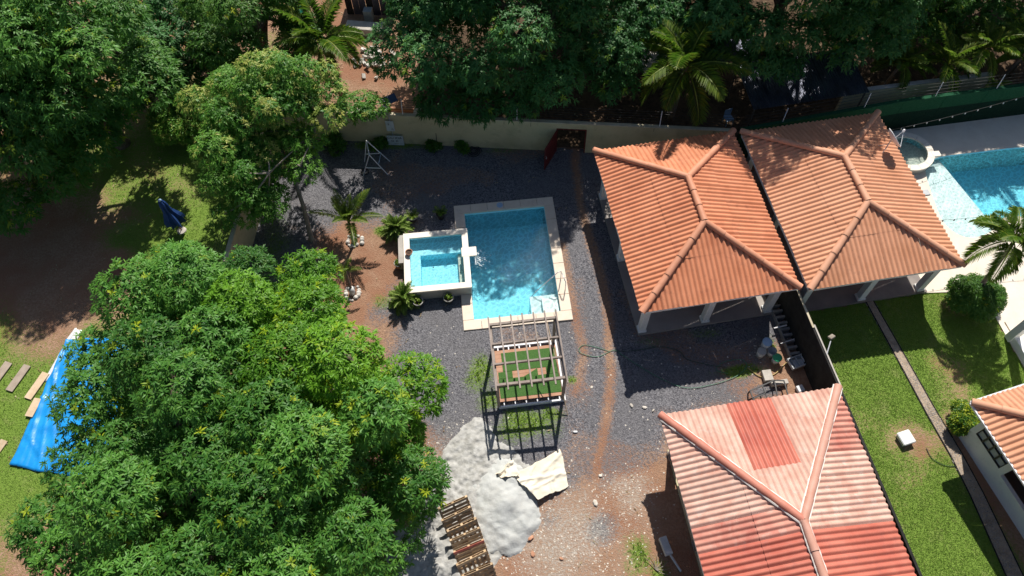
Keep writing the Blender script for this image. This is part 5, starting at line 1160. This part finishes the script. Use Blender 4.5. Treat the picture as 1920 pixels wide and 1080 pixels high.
# string lights over the neighbouring pool
def lights(label, a, b, n, sag):
    root = thing('string_lights', label, 'string lights', a, 0, 'string lights'); d = Vector(b) - Vector(a); pt = lambda t: d * t + Vector((0, 0, -sag * 4 * t * (1 - t)))
    MB().tube([pt(i / 40) for i in range(41)], .008, 4).build('cable', 'dark_rod', root)
    if 'lower' in label: MB().tube([d, (d.x, d.y, -a[2])], .03, 8).build('post', 'galvanised', root)
    for k in range(n):
        p = pt((k + .5) / n); MB().lathe([(.01, 0), (.02, -.04), (.03, -.08), (.02, -.12), (.005, -.125)], p, 8).build('bulb', 'black_metal' if 'lower' in label else 'plastic_white', root, True)
lights('string of dark bulbs crossing the pool, the lower strand', (18.7, 18.9, 2.75), (27.0, 19.7, 2.9), 15, .25)
lights('string of white bulbs over the shaded deck, the upper strand', (18.2, 24.2, 2.8), (30.0, 27.9, 2.4), 16, .3)

# ------------------------------------------------------------------ beyond the back wall
rb = thing('block_pile', 'pile of broken pale blocks on the red dirt beyond the back wall', 'blocks', (-7.7, 33.2, 0))
for k in range(44):
    x, y = random.gauss(0, .45), random.gauss(0, .55); MB().box((0, 0, 0), (random.uniform(.22, .42), random.uniform(.14, .22), random.uniform(.1, .16)), bev=.008).build('block', random.choice(['rubble', 'concrete', 'stone_pale']), rb, False, (x, y, .08 + .35 * max(0, 1 - math.hypot(x, y)) * random.random()), (random.uniform(-.5, .5), random.uniform(-.5, .5), random.uniform(0, 3)))
tag(MB().box((-8.3, 35.7, .25), (2.2, .75, .5), R(-9), bev=.02).build('concrete_slab', 'concrete'), 'sunlit concrete slab edge at the top below the dark shed', 'slab')
sh = thing('shed', 'dark shed of upright corrugated sheets at the top edge', 'shed', (-8.0, 37.2, 0), R(-6))
for k in range(7): MB().box((-1.3 + k * .42, .0 + .03 * (k % 2), 1.1), (.4, .03, 2.2)).build('wall_sheet', 'tin_dark' if k % 3 else 'dark_block', sh)
MB().box((0, 1.2, 2.25), (3.2, 2.6, .06)).build('roof', 'tin_dark', sh); MB().box((-.1, -.35, .35), (.5, .45, .7)).build('tank', 'plastic_clear', sh)
tag(MB().tube(smooth_path([(-11.3, 36.2, 2.4), (-11.6, 35.2, 2.0), (-11.9, 34.4, 1.3), (-12.0, 34.2, .6)]), [.18] * 25, 8).build('hanging_net', 'teal_cloth', None, True), 'bunched teal net hanging beside the feathery palm at the top edge', 'net')
gr_ = thing('metal_grate', 'rusty metal grate lying behind the back wall near the lamp pole', 'grate', (-7.2, 28.6, .3), R(-6))
for k in range(8): MB().box((0, -.5 + k * .14, 0), (.8, .035, .03)).build('bar', 'galvanised', gr_)
for sx in (-.4, .4): MB().box((sx, 0, -.002), (.04, 1.1, .04)).build('bar', 'dark_rod', gr_)
MB().box((-.9, .05, -.15), (.7, 1.0, .3)).build('plinth', 'concrete', gr_)
tag(MB().box((-4.9, 28.4, .6), (.35, .9, .04), R(-25), Matrix.Rotation(R(35), 3, 'X')).build('pale_panel', 'plastic_white'), 'pale loose panel leaning behind the back wall', 'panel')
tag(MB().box((-5.6, 29.4, .35), (1.5, 1.4, .7), R(-6), bev=.02).build('brown_tank', 'brick_chip'), 'reddish brown tank in the shade behind the back wall', 'tank')
# corrugated tin roofs in the shade behind the screen wall
def tin_roof(label, x, y, z, w, l, rz, tilt, n):
    root = thing('tin_roof', label, 'roof', (x, y, 0), R(rz), 'tin roofs behind the wall')
    for k in range(n):
        V = []; F = []; pw = w / n; ns = 32
        for i in range(ns + 1):
            u = -w / 2 + pw * k + (pw + .04) * i / ns; h = .022 * math.cos(i * 6.283 / 4) + .004 * (k % 2)
            V += [(u, -l / 2, z - tilt + h), (u, l / 2, z + h)]
            if i: F.append((2 * i - 2, 2 * i, 2 * i + 1, 2 * i - 1))
        MB().add(V, F).build('tin_sheet', 'tin_dark', root, True)
    for sx in (-1, 1):
        for sy in (-1, 1): MB().tube([(sx * (w / 2 - .1), sy * (l / 2 - .1), 0), (sx * (w / 2 - .1), sy * (l / 2 - .1), z - .05 - (tilt if sy < 0 else 0))], .05, 6).build('post', 'bark', root)
tin_roof('long dark corrugated tin roof behind the green screen wall', 15.4, 28.5, 2.45, 6.2, 3.0, 9, .35, 6)
tin_roof('small dark tin roof beside the coconut palm', 12.0, 31.4, 2.6, 2.6, 3.0, 8, .3, 3)
tag(MB().box((9.2, 33.2, .15), (3.4, 3.6, .3), R(12), bev=.02).build('concrete_yard', 'concrete'), 'pale concrete slab beyond the wall left of the coconut palm', 'slab')
tag(MB().box((29.6, 36.4, 2.2), (3.0, 3.0, .12), R(30)).build('dark_canopy', 'tin_dark'), 'dark canopy roof at the top right corner', 'canopy')
ch = thing('plastic_chair', 'pale blue plastic chair in the shade right of the coconut palm', 'chair', (13.0, 28.0, 0), R(20))
ch.location = (11.9, 27.6, 0)
MB().box((0, 0, .42), (.44, .42, .03), bev=.008).build('seat', 'plastic_blue', ch); MB().box((0, .2, .68), (.44, .03, .45), bev=.008).build('backrest', 'plastic_blue', ch)
for sx in (-.19, .19):
    for sy in (-.18, .18): MB().tube([(sx, sy, .41), (sx * 1.1, sy * 1.1, 0)], .02, 6).build('leg', 'plastic_blue', ch)
# under the foreground pavilion
mx = thing('long_box', 'grey box on a pipe stand in the shade of the patched pavilion', 'box', (5.65, 5.7, 0), R(15)); MB().box((0, 0, .3), (.3, .7, .25), bev=.02).build('body', 'plastic_clear', mx); MB().tube([(.05, -.3, .25), (.25, -1.0, .1)], .05, 8).build('pipe', 'galvanised', mx)
bt = thing('dry_branch', 'bare pale twig lying in the shade of the patched pavilion', 'branch', (5.2, 4.9, 0))
for k in range(7): a = -.6 + k * .45; MB().tube([(0, 0, .05), (math.cos(a) * .3, math.sin(a) * .3, .12), (math.cos(a + .2) * .6, math.sin(a + .2) * .6, .1)], [.02, .014, .005], 5).build('twig', 'bark_pale', bt)
